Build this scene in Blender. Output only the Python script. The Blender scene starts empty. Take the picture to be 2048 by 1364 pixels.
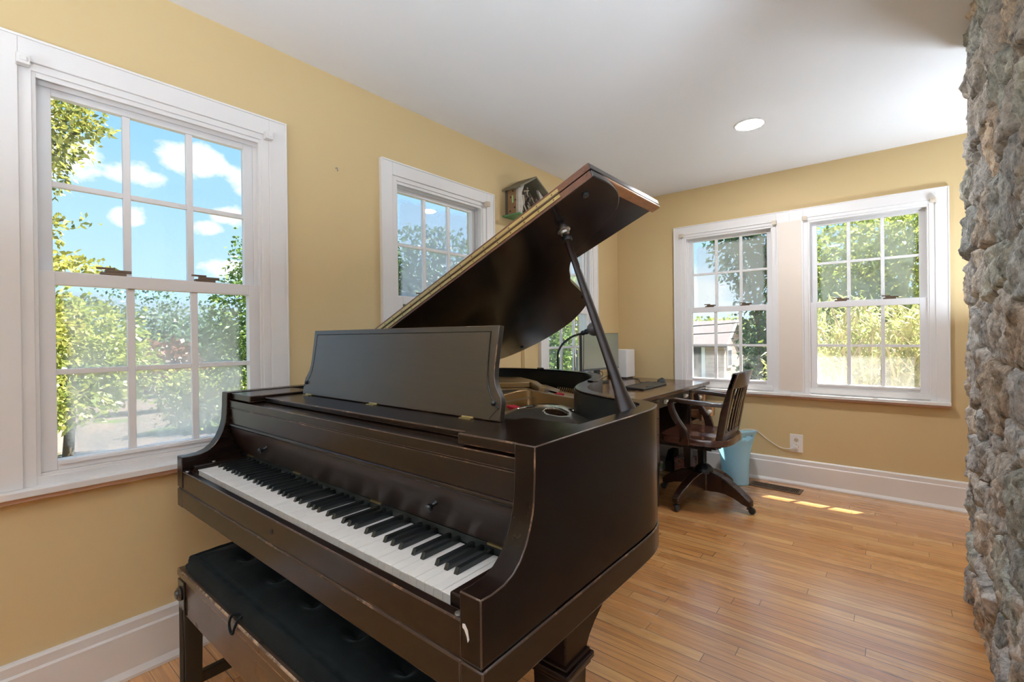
import bpy, bmesh, math, random
import numpy as np
from mathutils import Vector, Matrix, noise as mnoise
random.seed(7)
C = bpy.context.scene.collection
PI = math.pi

# ------------------------------------------------------------------ helpers
class B:
    """collects shapes into one bmesh"""
    def __init__(s): s.bm = bmesh.new()
    def face(s, pts):
        vs = [s.bm.verts.new(p) for p in pts]
        return s.bm.faces.new(vs)
    def box(s, x0, x1, y0, y1, z0, z1):
        v = [s.bm.verts.new((x, y, z)) for x in (x0, x1) for y in (y0, y1) for z in (z0, z1)]
        for q in ((0,1,3,2),(4,6,7,5),(0,4,5,1),(2,3,7,6),(0,2,6,4),(1,5,7,3)):
            s.bm.faces.new([v[i] for i in q])
        return s
    def obox(s, c, ax, ay, az):
        c, ax, ay, az = map(Vector, (c, ax, ay, az))
        v = [s.bm.verts.new(c + i*ax + j*ay + k*az) for i in (-1,1) for j in (-1,1) for k in (-1,1)]
        for q in ((0,1,3,2),(4,6,7,5),(0,4,5,1),(2,3,7,6),(0,2,6,4),(1,5,7,3)):
            s.bm.faces.new([v[i] for i in q])
        return s
    def hexa(s, b, t):
        """bottom 4 points, top 4 points"""
        vb = [s.bm.verts.new(p) for p in b]; vt = [s.bm.verts.new(p) for p in t]
        n = len(vb)
        s.bm.faces.new(vb[::-1]); s.bm.faces.new(vt)
        for i in range(n): s.bm.faces.new([vb[i], vb[(i+1)%n], vt[(i+1)%n], vt[i]])
        return s
    def prism(s, poly, f0, f1):
        """2d polygon mapped by two functions to two end faces"""
        return s.hexa([f0(*p) for p in poly], [f1(*p) for p in poly])
    def prism_x(s, poly, x0, x1): return s.prism(poly, lambda a, b: (x0, a, b), lambda a, b: (x1, a, b))
    def prism_y(s, poly, y0, y1): return s.prism(poly, lambda a, b: (a, y0, b), lambda a, b: (a, y1, b))
    def prism_z(s, poly, z0, z1): return s.prism(poly, lambda a, b: (a, b, z0), lambda a, b: (a, b, z1))
    def ring_strip(s, rings, closed=True, caps=True):
        vs = [[s.bm.verts.new(p) for p in r] for r in rings]
        n = len(vs[0])
        for a, b in zip(vs, vs[1:]):
            for i in range(n if closed else n-1):
                j = (i+1) % n
                s.bm.faces.new([a[i], a[j], b[j], b[i]])
        if caps and closed:
            s.bm.faces.new(vs[0][::-1]); s.bm.faces.new(vs[-1])
        return s
    def tube(s, pts, r, seg=8, caps=True, flat=None):
        pts = [Vector(p) for p in pts]; n = len(pts)
        rs = r if isinstance(r, (list, tuple)) else [r]*n
        rings = []; ref = None
        for i, p in enumerate(pts):
            t = (pts[min(i+1, n-1)] - pts[max(i-1, 0)])
            if t.length < 1e-9: t = Vector((0, 0, 1))
            t.normalize()
            if ref is None:
                ref = Vector((0, 0, 1)) if abs(t.z) < .9 else Vector((1, 0, 0))
            u = (ref - ref.dot(t)*t)
            if u.length < 1e-6: u = t.orthogonal()
            u.normalize(); w = t.cross(u); ref = u
            fw = flat if flat else 1
            rings.append([p + rs[i]*(math.cos(a)*u*fw + math.sin(a)*w) for a in [2*PI*k/seg for k in range(seg)]])
        return s.ring_strip(rings, True, caps)
    def lathe(s, prof, c=(0,0,0), seg=20, axis=(0,0,1)):
        c = Vector(c); ax = Vector(axis).normalized()
        u = ax.orthogonal().normalized(); w = ax.cross(u)
        rings = [[c + z*ax + r*(math.cos(a)*u + math.sin(a)*w) for a in [2*PI*k/seg for k in range(seg)]] for r, z in prof]
        return s.ring_strip(rings, True, True)
    def cyl(s, p0, p1, r0, r1=None, seg=16):
        p0, p1 = Vector(p0), Vector(p1)
        return s.lathe([(r0, 0), (r0 if r1 is None else r1, (p1-p0).length)], p0, seg, p1-p0)
    def grid(s, fn, nu, nv, closed_u=False):
        v = [[s.bm.verts.new(fn(i/nu, j/nv)) for j in range(nv+1)] for i in range(nu+1)]
        for i in range(nu):
            for j in range(nv):
                s.bm.faces.new([v[i][j], v[i+1][j], v[i+1][j+1], v[i][j+1]])
        return s
    def bevel(s, w, seg=2):
        bmesh.ops.remove_doubles(s.bm, verts=s.bm.verts, dist=1e-6)
        bmesh.ops.bevel(s.bm, geom=list(s.bm.edges), offset=w, segments=seg, affect='EDGES', clamp_overlap=True)
        return s

def obj(name, b, m, parent=None, local=False, bev=0, smooth=None, kind=None, label=None, sub=0, loc=None):
    """one mesh object; world-space verts are moved into the parent's frame unless local"""
    if isinstance(b, B):
        bm = b.bm
        bmesh.ops.recalc_face_normals(bm, faces=bm.faces)
        me = bpy.data.meshes.new(name)
        if loc is not None: bmesh.ops.translate(bm, verts=bm.verts, vec=-Vector(loc))
        bm.to_mesh(me); bm.free()
    else: me = b
    o = bpy.data.objects.new(name, me); C.objects.link(o)
    if loc is not None: o.location = loc
    for mm in (m if isinstance(m, (list, tuple)) else [m]): me.materials.append(mm)
    if parent is not None:
        o.parent = parent
        if not local:
            q = Vector((0, 0, 0)); p = parent
            while p is not None: q += p.location; p = p.parent
            if loc is not None: o.location = Vector(loc) - q
            else: me.transform(Matrix.Translation(-q))
    if bev:
        md = o.modifiers.new('bevel', 'BEVEL'); md.width = bev; md.segments = 2; md.limit_method = 'ANGLE'; md.angle_limit = math.radians(40)
        if isinstance(m, (list, tuple)) and len(m) == 2: md.material = 1
    if sub:
        md = o.modifiers.new('sub', 'SUBSURF'); md.levels = sub; md.render_levels = sub
    if smooth is not None:
        me.polygons.foreach_set('use_smooth', [True]*len(me.polygons))
        try: me.set_sharp_from_angle(angle=math.radians(smooth))
        except Exception: pass
    if kind: o['kind'] = kind
    if label: o['label'] = label
    return o

def tag(o, label, cat, group=None, kind=None):
    o['label'] = label; o['category'] = cat
    if group: o['group'] = group
    if kind: o['kind'] = kind
    return o
def thing(name, label, cat, loc=(0,0,0), rz=0, group=None):
    o = bpy.data.objects.new(name, None); C.objects.link(o)
    o.location = loc; o.rotation_euler = (0, 0, rz); o.empty_display_size = .1
    return tag(o, label, cat, group)
def struct(o, label=None):
    o['kind'] = 'structure'
    if label: o['label'] = label
    return o
def copy_part(o, name, parent, loc):
    c = o.copy(); C.objects.link(c); c.parent = parent; c.location = loc; return c

def catmull(pts, n=8, closed=False):
    P = [Vector(p) for p in pts]; out = []
    m = len(P)
    for i in range(m if closed else m-1):
        p0 = P[i-1] if (i > 0 or closed) else P[0]*2-P[1]
        p1 = P[i]; p2 = P[(i+1) % m]
        p3 = P[(i+2) % m] if (i+2 < m or closed) else P[-1]*2-P[-2]
        for k in range(n):
            t = k/n
            out.append(.5*((2*p1)+(-p0+p2)*t+(2*p0-5*p1+4*p2-p3)*t*t+(-p0+3*p1-3*p2+p3)*t**3))
    if not closed: out.append(P[-1])
    return out
def offset2d(path, d):
    """offset an open 2d path to its left by d"""
    out = []; n = len(path)
    for i, p in enumerate(path):
        t = (path[min(i+1, n-1)] - path[max(i-1, 0)]); t = Vector((t.x, t.y)).normalized()
        out.append(Vector((p.x - t.y*d, p.y + t.x*d)))
    return out

# ------------------------------------------------------------------ materials
def nt(name):
    m = bpy.data.materials.new(name); m.use_nodes = True
    t = m.node_tree; t.nodes.clear()
    return m, t
class N:
    """tiny node builder"""
    def __init__(s, t): s.t = t
    def __call__(s, typ, ins=None, **kw):
        n = s.t.nodes.new('ShaderNode'+typ)
        for k, v in kw.items(): setattr(n, k, v)
        for k, v in (ins or {}).items():
            sk = n.inputs[k]
            if isinstance(v, bpy.types.NodeSocket): s.t.links.new(v, sk)
            else: sk.default_value = v
        return n
    def math(s, op, a, b=0.0, c=None):
        d = {0: a, 1: b}
        if c is not None: d[2] = c
        return s('Math', d, operation=op).outputs[0]
    def mix(s, f, a, b):
        n = s('Mix', data_type='RGBA')
        for k, v in ((0, f), (6, a), (7, b)):
            if isinstance(v, bpy.types.NodeSocket): s.t.links.new(v, n.inputs[k])
            else: n.inputs[k].default_value = v if not isinstance(v, tuple) or len(v) == 4 else (*v, 1)
        return n.outputs[2]
    def ramp(s, f, stops):
        n = s('ValToRGB', {0: f}); e = n.color_ramp.elements
        while len(e) < len(stops): e.new(.5)
        for i, (p, c) in enumerate(stops):
            e[i].position = p; e[i].color = (*c, 1) if len(c) == 3 else c
        return n.outputs[0]
    def out(s, sh): s.t.links.new(sh, s('OutputMaterial').inputs[0])
def obco(n, scale=(1,1,1), kind='Object'):
    tc = n('TexCoord').outputs[kind]
    return n('Mapping', {0: tc, 3: scale}).outputs[0]

def mat_plain(name, col, rough=.5, metal=0, var=0, nscale=8, bump=0, bscale=60, spec=.5, coat=0, coat_r=.1):
    m, t = nt(name); n = N(t)
    p = n('BsdfPrincipled', {'Base Color': (*col, 1), 'Roughness': rough, 'Metallic': metal, 'Specular IOR Level': spec, 'Coat Weight': coat, 'Coat Roughness': coat_r})
    co = obco(n)
    if var:
        nz = n('TexNoise', {0: co, 'Scale': nscale, 'Detail': 3}).outputs[0]
        c2 = tuple(min(1, c*(1+var)) for c in col); c1 = tuple(c*(1-var) for c in col)
        t.links.new(n.mix(nz, (*c1, 1), (*c2, 1)), p.inputs['Base Color'])
    if bump:
        nz = n('TexNoise', {0: co, 'Scale': bscale, 'Detail': 4}).outputs[0]
        t.links.new(n('Bump', {'Strength': bump, 'Distance': .002, 'Height': nz}).outputs[0], p.inputs['Normal'])
    n.out(p.outputs[0]); return m

def mat_wood(name, c1, c2, rough=.3, coat=.3, scale=(1, 12, 12), bump=.03, rvar=.1, coat_r=.12, spec=.5):
    m, t = nt(name); n = N(t)
    co = obco(n, scale)
    nz = n('TexNoise', {0: co, 'Scale': 6, 'Detail': 6, 'Roughness': .6, 'Distortion': .3}).outputs[0]
    col = n.ramp(nz, [(.3, c1), (.7, c2)])
    big = n('TexNoise', {0: obco(n), 'Scale': 5, 'Detail': 4}).outputs[0]
    rg = n('MapRange', {0: big, 1: .35, 2: .65, 3: rough-rvar*.5, 4: rough+rvar*.5}).outputs[0]
    p = n('BsdfPrincipled', {'Base Color': col, 'Roughness': rg, 'Coat Weight': coat, 'Coat Roughness': coat_r, 'Specular IOR Level': spec})
    if bump: t.links.new(n('Bump', {'Strength': bump, 'Distance': .001, 'Height': nz}).outputs[0], p.inputs['Normal'])
    n.out(p.outputs[0]); return m

def mat_floor():
    m, t = nt('oak_strip_floor'); n = N(t)
    sp = n('SeparateXYZ', {0: n('TexCoord').outputs['Object']})
    x, y = sp.outputs[0], sp.outputs[1]
    W, L = .057, 1.25
    yr = n.math('DIVIDE', y, W); row = n.math('FLOOR', yr); fy = n.math('FRACT', yr)
    sh = n('TexWhiteNoise', {'W': row}, noise_dimensions='1D').outputs[0]
    xr = n.math('ADD', n.math('DIVIDE', x, L), n.math('MULTIPLY', sh, 7.3)); colm = n.math('FLOOR', xr); fx = n.math('FRACT', xr)
    idv = n('CombineXYZ', {0: row, 1: colm, 2: 3.3}).outputs[0]
    rnd = n('TexWhiteNoise', {0: idv}, noise_dimensions='3D').outputs[0]
    rnd2 = n('TexWhiteNoise', {0: n('CombineXYZ', {0: colm, 1: row, 2: 9.1}).outputs[0]}, noise_dimensions='3D').outputs[0]
    # grain
    gco = n('CombineXYZ', {0: n.math('MULTIPLY', x, 1.6), 1: n.math('MULTIPLY', y, 34.), 2: n.math('MULTIPLY', rnd, 31.)}).outputs[0]
    gr = n('TexNoise', {0: gco, 'Scale': 2.2, 'Detail': 6, 'Roughness': .62, 'Distortion': .6}).outputs[0]
    base = n.ramp(rnd, [(0, (.53, .23, .07)), (.45, (.68, .32, .10)), (.8, (.76, .41, .15)), (1, (.60, .255, .08))])
    dark = n.mix(.55, base, (.17, .06, .02, 1))
    col = n.mix(n('MapRange', {0: gr, 1: .42, 2: .7}).outputs[0], base, dark)
    # worn, paler patches
    wr = n('TexNoise', {0: obco(n, (1, 2, 1)), 'Scale': 1.4, 'Detail': 5}).outputs[0]
    col = n.mix(n('MapRange', {0: wr, 1: .5, 2: .75, 3: 0, 4: .35}).outputs[0], col, (.50, .29, .14, 1))
    # gaps
    gy = n.math('MINIMUM', fy, n.math('SUBTRACT', 1, fy)); gx = n.math('MINIMUM', fx, n.math('SUBTRACT', 1, fx))
    gapw = n.math('ADD', .014, n.math('MULTIPLY', rnd2, .022))
    g1 = n.math('LESS_THAN', gy, gapw)
    g2 = n.math('LESS_THAN', gx, .0011)
    gap = n.math('MAXIMUM', g1, g2)
    col = n.mix(n.math('MULTIPLY', gap, .75), col, (.05, .02, .01, 1))
    rg = n('MapRange', {0: wr, 1: .35, 2: .7, 3: .20, 4: .32}).outputs[0]
    rg = n.math('ADD', rg, n.math('MULTIPLY', gr, .08))
    h = n.math('SUBTRACT', n.math('MULTIPLY', gr, .25), gap)
    tilt = n.math('MULTIPLY', n.math('SUBTRACT', rnd2, .5), n.math('MULTIPLY', fy, 1.4))
    h = n.math('ADD', h, tilt)
    p = n('BsdfPrincipled', {'Base Color': col, 'Roughness': rg, 'Coat Weight': 1.0, 'Coat Roughness': .22, 'Coat IOR': 1.75})
    t.links.new(n('Bump', {'Strength': .35, 'Distance': .0016, 'Height': h}).outputs[0], p.inputs['Normal'])
    t.links.new(n('Bump', {'Strength': .30, 'Distance': .0016, 'Height': h}).outputs[0], p.inputs['Coat Normal'])
    n.out(p.outputs[0]); return m

def mat_glass(name, haze, tint=(.86, .88, .9), lo=.45, hi=.6, scale=3.0, zg=None, edge=False, seed=0.0):
    """clear glazing, with a mask of milky film between the panes (haze = its strength)"""
    m, t = nt(name); n = N(t)
    tr = n('BsdfTransparent', {0: (.96, .98, .97, 1)})
    gl = n('BsdfGlossy', {0: (1, 1, 1, 1), 1: .02})
    fr = n('Fresnel', {0: 1.45}).outputs[0]
    s = n('MixShader', {0: n.math('MINIMUM', n.math('MULTIPLY', fr, 1.2), .5), 1: tr.outputs[0], 2: gl.outputs[0]}).outputs[0]
    if haze > 0:
        co = n('Mapping', {0: n('TexCoord').outputs['Object'], 1: (seed, seed*.7, seed*.3)}).outputs[0]
        nz = n('TexNoise', {0: co, 'Scale': scale, 'Detail': 7, 'Roughness': .68}).outputs[0]
        f = n('MapRange', {0: nz, 1: lo, 2: hi, 3: 0, 4: haze}).outputs[0]
        if edge:
            at = n('Attribute', attribute_name='edge').outputs['Fac']
            e = n('MapRange', {0: n.math('ADD', at, n.math('MULTIPLY', n.math('SUBTRACT', nz, .5), .9)), 1: .12, 2: .30, 3: 0.0, 4: 1}).outputs[0]
            f = n.math('MULTIPLY', f, e)
        if zg:
            zc = n('SeparateXYZ', {0: n('NewGeometry').outputs['Position']}).outputs[2]
            f = n.math('MULTIPLY', f, n('MapRange', {0: zc, 1: zg[0], 2: zg[2], 3: zg[1], 4: zg[3]}).outputs[0])
        film = n('AddShader', {0: n('BsdfTranslucent', {0: (tint[0]*.72, tint[1]*.72, tint[2]*.72, 1)}).outputs[0], 1: n('BsdfDiffuse', {0: (tint[0]*.28, tint[1]*.28, tint[2]*.28, 1)}).outputs[0]}).outputs[0]
        s = n('MixShader', {0: f, 1: s, 2: film}).outputs[0]
    n.out(s); return m

def mat_leaf(name, c1, c2, trans=.45, nscale=1.2):
    m, t = nt(name); n = N(t)
    geo = n('NewGeometry')
    nz = n('TexNoise', {0: obco(n), 'Scale': nscale, 'Detail': 3}).outputs[0]
    r = n('Attribute', attribute_name='rnd').outputs['Fac']
    f = n.math('ADD', n.math('MULTIPLY', nz, .7), n.math('MULTIPLY', r, .5))
    col = n.ramp(f, [(.3, c1), (.75, c2)])
    d = n('BsdfDiffuse', {0: col}); tl = n('BsdfTranslucent', {0: col})
    gl = n('BsdfGlossy', {0: (.9, .9, .9, 1), 1: .45})
    s = n('MixShader', {0: trans, 1: d.outputs[0], 2: tl.outputs[0]}).outputs[0]
    s = n('MixShader', {0: .05, 1: s, 2: gl.outputs[0]}).outputs[0]
    n.out(s); return m

M = {}
M['wall'] = mat_plain('yellow_wall_paint', (.615, .47, .255), .6, var=.03, nscale=1.5, bump=.05, bscale=90, spec=.25)
M['ceil'] = mat_plain('ceiling_paint', (.79, .80, .82), .8, var=.01, nscale=1, spec=.2)
M['trim'] = mat_plain('white_trim_paint', (.78, .77, .77), .38, var=.02, nscale=5)
M['vinyl'] = mat_plain('white_sash', (.78, .78, .80), .35, var=.015, nscale=6)
M['mullion'] = mat_plain('cream_mullion', (.76, .68, .60), .45, var=.02, nscale=4)
M['apron'] = mat_plain('bare_wood_apron', (.50, .30, .21), .5, var=.12, nscale=14)
M['floor'] = mat_floor()
M['piano'] = mat_wood('piano_mahogany', (.0060, .0035, .0026), (.0125, .0056, .0036), .23, .0, (1.2, 14, 14), 0, .04, spec=.27)
M['piano_v'] = mat_wood('piano_mahogany_upright_grain', (.0045, .0028, .0021), (.0095, .0044, .0030), .23, .0, (14, 1.4, 14), 0, .04, spec=.16)
def mat_worn(name, dark, pale, lo=.5, hi=.62, spec=.4):
    m, t = nt(name); n = N(t)
    nz = n('TexNoise', {0: obco(n), 'Scale': 16, 'Detail': 7, 'Roughness': .75}).outputs[0]
    n.out(n('BsdfPrincipled', {'Base Color': n.mix(n('MapRange', {0: nz, 1: lo, 2: hi}).outputs[0], (*dark, 1), (*pale, 1)), 'Roughness': .35, 'Specular IOR Level': spec}).outputs[0]); return m
M['worn'] = mat_worn('piano_worn_edge', (.035, .018, .011), (.24, .13, .07), .545, .66)
M['worn_bench'] = mat_worn('bench_worn_edge', (.05, .028, .015), (.36, .24, .15), .46, .58)
M['piano_soft'] = mat_wood('piano_mahogany_satin', (.010, .0055, .0038), (.0210, .0092, .0056), .38, .0, (1.2, 14, 14), 0, .05, spec=.3)
M['desk_panel'] = mat_wood('music_desk_satin', (.012, .010, .008), (.020, .014, .010), .30, .5, (1.2, 14, 14), 0, .04, coat_r=.28)
M['lid_under'] = mat_wood('lid_polish', (.010, .0075, .007), (.014, .011, .011), .20, .1, (2, 10, 10), 0, .05)
M['edge'] = mat_wood('worn_lid_edge', (.07, .024, .012), (.13, .05, .025), .42, .1, (2, 12, 12), .05)
M['copper'] = mat_wood('bare_reddish_wood', (.22, .09, .035), (.36, .16, .06), .4, .2, (14, 3, 14), .05)
M['inner'] = mat_wood('inner_rim_black', (.008, .010, .009), (.014, .015, .012), .4, .1, (2, 2, 9), .02)
M['brass'] = mat_plain('brass', (.46, .37, .18), .42, 1, var=.15, nscale=30)
M['plate'] = mat_plain('bronzed_iron_plate', (.44, .29, .13), .34, .75, var=.12, nscale=9, bump=.1, bscale=150)
M['domed'] = mat_plain('polished_iron_plate', (.44, .38, .31), .2, .85, var=.12, nscale=7)
M['sound'] = mat_wood('soundboard_spruce', (.10, .05, .02), (.18, .09, .035), .45, .1, (2, 14, 14), .03)
M['felt'] = mat_plain('red_felt', (.42, .025, .04), .95, var=.15, nscale=40, spec=.1)
M['string'] = mat_plain('steel_string', (.45, .42, .38), .35, 1)
M['wkey'] = mat_plain('white_key_ivory', (.80, .78, .75), .3, var=.02, nscale=20)
M['bkey'] = mat_plain('black_key_ebony', (.008, .009, .009), .22, var=.1, nscale=20)
M['black_metal'] = mat_plain('black_metal', (.012, .012, .013), .4, .3)
M['steel'] = mat_plain('brushed_steel', (.62, .62, .62), .3, 1)
M['velvet'] = None
M['bench'] = mat_wood('bench_dark_wood', (.024, .012, .0065), (.045, .024, .013), .3, .3, (2, 12, 12), 0)
M['bench_dark'] = mat_wood('bench_black_wood', (.006, .005, .004), (.012, .009, .006), .3, .2, (12, 12, 2), 0)
M['desk'] = mat_wood('desk_walnut', (.050, .022, .010), (.095, .042, .018), .24, .3, (10, 1.2, 10), 0)
M['desk_dark'] = mat_wood('desk_dark_walnut', (.012, .007, .0045), (.025, .013, .007), .33, .1, (10, 1.5, 10), 0)
M['drawer'] = mat_wood('drawer_front_walnut', (.10, .04, .016), (.19, .085, .035), .35, .2, (10, 2, 10), .03)
M['chair'] = mat_wood('chair_oak_dark', (.018, .0075, .0045), (.038, .016, .009), .26, .3, (3, 10, 10), 0)
M['chair_seat'] = mat_wood('chair_seat_oak', (.050, .017, .010), (.095, .036, .022), .17, .6, (2, 12, 12), 0)
M['pull'] = mat_plain('satin_nickel_pull', (.84, .84, .78), .35, .1)
M['white_plastic'] = mat_plain('white_plastic', (.80, .80, .80), .4)
M['cream_plastic'] = mat_plain('cream_bracket', (.62, .55, .44), .5)
M['black_plastic'] = mat_plain('black_plastic', (.015, .016, .017), .45)
M['key_black'] = mat_plain('keyboard_key_plastic', (.03, .033, .033), .5)
M['bronze_lock'] = mat_plain('bronze_lock', (.13, .085, .055), .4, .5)
M['grey_metal'] = mat_plain('lamp_grey_enamel', (.10, .105, .12), .4, .2)
M['dark_metal'] = mat_plain('lamp_dark_metal', (.008, .012, .014), .4, .4)
M['vent'] = mat_plain('bronze_vent', (.16, .10, .055), .45, .6)
M['void'] = mat_plain('vent_dark', (.012, .01, .008), .8)
M['green_board'] = mat_plain('green_painted_board', (.10, .26, .11), .6, var=.2, nscale=25)
M['brown_board'] = mat_plain('brown_board', (.27, .15, .075), .65, var=.2, nscale=25)
M['roof_board'] = mat_plain('weathered_roof_board', (.16, .14, .09), .7, var=.3, nscale=20)
M['twig'] = mat_plain('pale_twigs', (.40, .34, .26), .7, var=.35, nscale=40)
M['twig2'] = mat_plain('dark_bark_pieces', (.11, .08, .055), .8, var=.3, nscale=40)
M['house_wall'] = mat_plain('birch_bark', (.42, .38, .32), .7, var=.35, nscale=30)
M['stem'] = mat_plain('bark', (.10, .075, .05), .9, var=.3, nscale=10)
M['branch'] = mat_plain('pale_branch', (.72, .62, .50), .8, var=.2, nscale=10)
M['siding'] = None

def mat_velvet():
    m, t = nt('black_velvet'); n = N(t)
    co = obco(n)
    nz = n('TexNoise', {0: co, 'Scale': 14, 'Detail': 6, 'Roughness': .65, 'Distortion': .5}).outputs[0]
    col = n.ramp(nz, [(.35, (.0012, .002, .002)), (.75, (.006, .008, .008))])
    p = n('BsdfPrincipled', {'Base Color': col, 'Roughness': .85, 'Sheen Weight': .14, 'Sheen Roughness': .3, 'Specular IOR Level': .15})
    p.inputs['Sheen Tint'].default_value = (.5, .62, .62, 1)
    fine = n('TexNoise', {0: co, 'Scale': 240, 'Detail': 2}).outputs[0]
    t.links.new(n('Bump', {'Strength': .25, 'Distance': .002, 'Height': fine}).outputs[0], p.inputs['Normal'])
    n.out(p.outputs[0]); return m
M['velvet'] = mat_velvet()
def mat_screen():
    m, t = nt('monitor_screen'); n = N(t)
    p = n('BsdfPrincipled', {'Base Color': (.03, .035, .034, 1), 'Roughness': .2, 'Coat Weight': 1.0, 'Coat Roughness': .28, 'Coat IOR': 2.3, 'Specular IOR Level': 1.0})
    n.out(p.outputs[0]); return m
M['screen'] = mat_screen()
def mat_bin():
    m, t = nt('blue_translucent_plastic'); n = N(t)
    d = n('BsdfPrincipled', {'Base Color': (.60, .83, .97, 1), 'Roughness': .4})
    tl = n('BsdfTranslucent', {0: (.62, .88, .94, 1)}); tr = n('BsdfTransparent', {0: (.85, .96, .98, 1)})
    s = n('MixShader', {0: .5, 1: d.outputs[0], 2: tl.outputs[0]}).outputs[0]
    s = n('MixShader', {0: .10, 1: s, 2: tr.outputs[0]}).outputs[0]
    n.out(s); return m
M['bin'] = mat_bin()
def mat_emit(name, col, st):
    m, t = nt(name); n = N(t)
    n.out(n('Emission', {0: (*col, 1), 1: st}).outputs[0]); return m
M['lampglow'] = mat_emit('recessed_lamp_lens', (.95, .97, 1.0), 52)
def mat_stone():
    m, t = nt('fieldstone'); n = N(t)
    at = n('Attribute', attribute_name='tint').outputs['Color']
    co = obco(n)
    n1 = n('TexNoise', {0: n('Mapping', {0: co, 3: (1, 1, .5)}).outputs[0], 'Scale': 22, 'Detail': 9, 'Roughness': .72, 'Distortion': .9}).outputs[0]
    n2 = n('TexNoise', {0: co, 'Scale': 90, 'Detail': 5, 'Roughness': .7}).outputs[0]
    f = n.math('ADD', n.math('MULTIPLY', n1, 1.0), n.math('MULTIPLY', n2, .35))
    k = n('MapRange', {0: f, 1: .50, 2: .84, 3: .24, 4: 1.5}).outputs[0]  # hollows of the bump darkened: crevice shade put into the stone colour
    col = n('VectorMath', {0: at, 3: k}, operation='SCALE').outputs[0]
    wh = n('TexNoise', {0: co, 'Scale': 9, 'Detail': 8, 'Roughness': .7}).outputs[0]
    col = n.mix(n('MapRange', {0: wh, 1: .56, 2: .72, 3: 0, 4: .55}).outputs[0], col, (.50, .48, .45, 1))
    p = n('BsdfPrincipled', {'Base Color': col, 'Roughness': .85, 'Specular IOR Level': .2})
    t.links.new(n('Bump', {'Strength': 1.0, 'Distance': .022, 'Height': f}).outputs[0], p.inputs['Normal'])
    n.out(p.outputs[0]); return m
M['stone'] = mat_stone()
def mat_siding():
    m, t = nt('pink_clapboard'); n = N(t)
    z = n('SeparateXYZ', {0: n('TexCoord').outputs['Object']}).outputs[2]
    fr = n.math('FRACT', n.math('DIVIDE', z, .26))
    line = n.math('LESS_THAN', fr, .08)
    col = n.mix(line, (.44, .31, .265, 1), (.22, .15, .125, 1))
    n.out(n('BsdfPrincipled', {'Base Color': col, 'Roughness': .7}).outputs[0]); return m
M['siding'] = mat_siding()
M['shingle'] = mat_plain('grey_pink_shingles', (.22, .185, .18), .9, var=.15, nscale=6)
M['dark_wall'] = mat_plain('shaded_porch_wall', (.10, .10, .12), .8, var=.1)  # porch shade put into this dark colour; also used for window glass
def mat_ground():
    m, t = nt('gravel_and_lawn'); n = N(t)
    co = obco(n)
    a = n('TexNoise', {0: co, 'Scale': .35, 'Detail': 5}).outputs[0]
    b = n('TexNoise', {0: co, 'Scale': 12, 'Detail': 6, 'Roughness': .7}).outputs[0]
    lawn = n.ramp(b, [(.3, (.05, .09, .02)), (.7, (.16, .20, .06))])
    grav = n.ramp(b, [(.3, (.11, .085, .07)), (.7, (.25, .195, .165))])
    col = n.mix(n('MapRange', {0: a, 1: .46, 2: .52}).outputs[0], lawn, grav)
    n.out(n('BsdfPrincipled', {'Base Color': col, 'Roughness': .95, 'Specular IOR Level': .1}).outputs[0]); return m
M['ground'] = mat_ground()
M['leaf_yellow'] = mat_leaf('leaf_yellow_green', (.10, .15, .02), (.42, .40, .09))
M['leaf_green'] = mat_leaf('leaf_mid_green', (.045, .11, .02), (.20, .30, .07))
M['leaf_dark'] = mat_leaf('leaf_dark_green', (.015, .05, .018), (.07, .14, .05))
M['leaf_lime'] = mat_leaf('leaf_lime_green', (.14, .21, .03), (.46, .50, .13))
M['leaf_pale'] = mat_leaf('leaf_pale_yellow_green', (.26, .32, .08), (.66, .66, .30))
M['leaf_red'] = mat_leaf('leaf_copper', (.10, .05, .03), (.26, .13, .09))
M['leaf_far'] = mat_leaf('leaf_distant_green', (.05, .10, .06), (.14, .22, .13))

# ------------------------------------------------------------------ the room
XR, YB, YF, H = 5.0, 4.18, -3.0, 2.44      # right wall, back wall, wall behind the camera, ceiling
b = B(); b.box(-.14, XR+.14, YF-.14, YB+.16, -.12, 0); struct(obj('floor', b, M['floor']), 'orange oak strip floor')
b = B(); b.box(-.14, XR+.14, YF-.14, YB+.16, H, H+.12); struct(obj('ceiling', b, M['ceil']), 'plain white ceiling')

WIN_L = [.528, 1.9075, 3.3075]          # centres of the three windows of the left wall
WIN_B = [.9965, 1.9225]                 # the pair in the back wall
OH, OZ0, OZ1 = .347, .70, 2.035        # opening half width, bottom, top
def wall_boxes(b, lo, hi, holes, put, z1=H):
    """wall as boxes round its openings; put(u0,u1,z0,z1)"""
    u = lo
    for c0, c1, a0, a1 in holes:
        put(u, c0, 0, z1); put(c0, c1, 0, a0); put(c0, c1, a1, z1); u = c1
    put(u, hi, 0, z1)
b = B(); wall_boxes(b, YF-.14, YB+.16, [(c-OH, c+OH, OZ0, OZ1) for c in WIN_L], lambda u0, u1, z0, z1: b.box(-.14, 0, u0, u1, z0, z1))
struct(obj('wall_left', b, M['wall']), 'yellow wall with three sash windows')
b = B(); wall_boxes(b, 0, XR, [(c-OH, c+OH, OZ0, OZ1) for c in WIN_B], lambda u0, u1, z0, z1: b.box(u0, u1, YB, YB+.16, z0, z1))
struct(obj('wall_back', b, M['wall']), 'yellow wall with a pair of sash windows')
b = B(); b.box(XR, XR+.14, YF, YB, 0, H)
struct(obj('wall_right', b, M['wall']))
b = B(); wall_boxes(b, 0, XR, [(.5, 2.1, .5, 2.15), (2.7, 4.3, .5, 2.15)], lambda u0, u1, z0, z1: b.box(u0, u1, YF-.14, YF, z0, z1))
struct(obj('wall_front', b, M['wall']))

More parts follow.
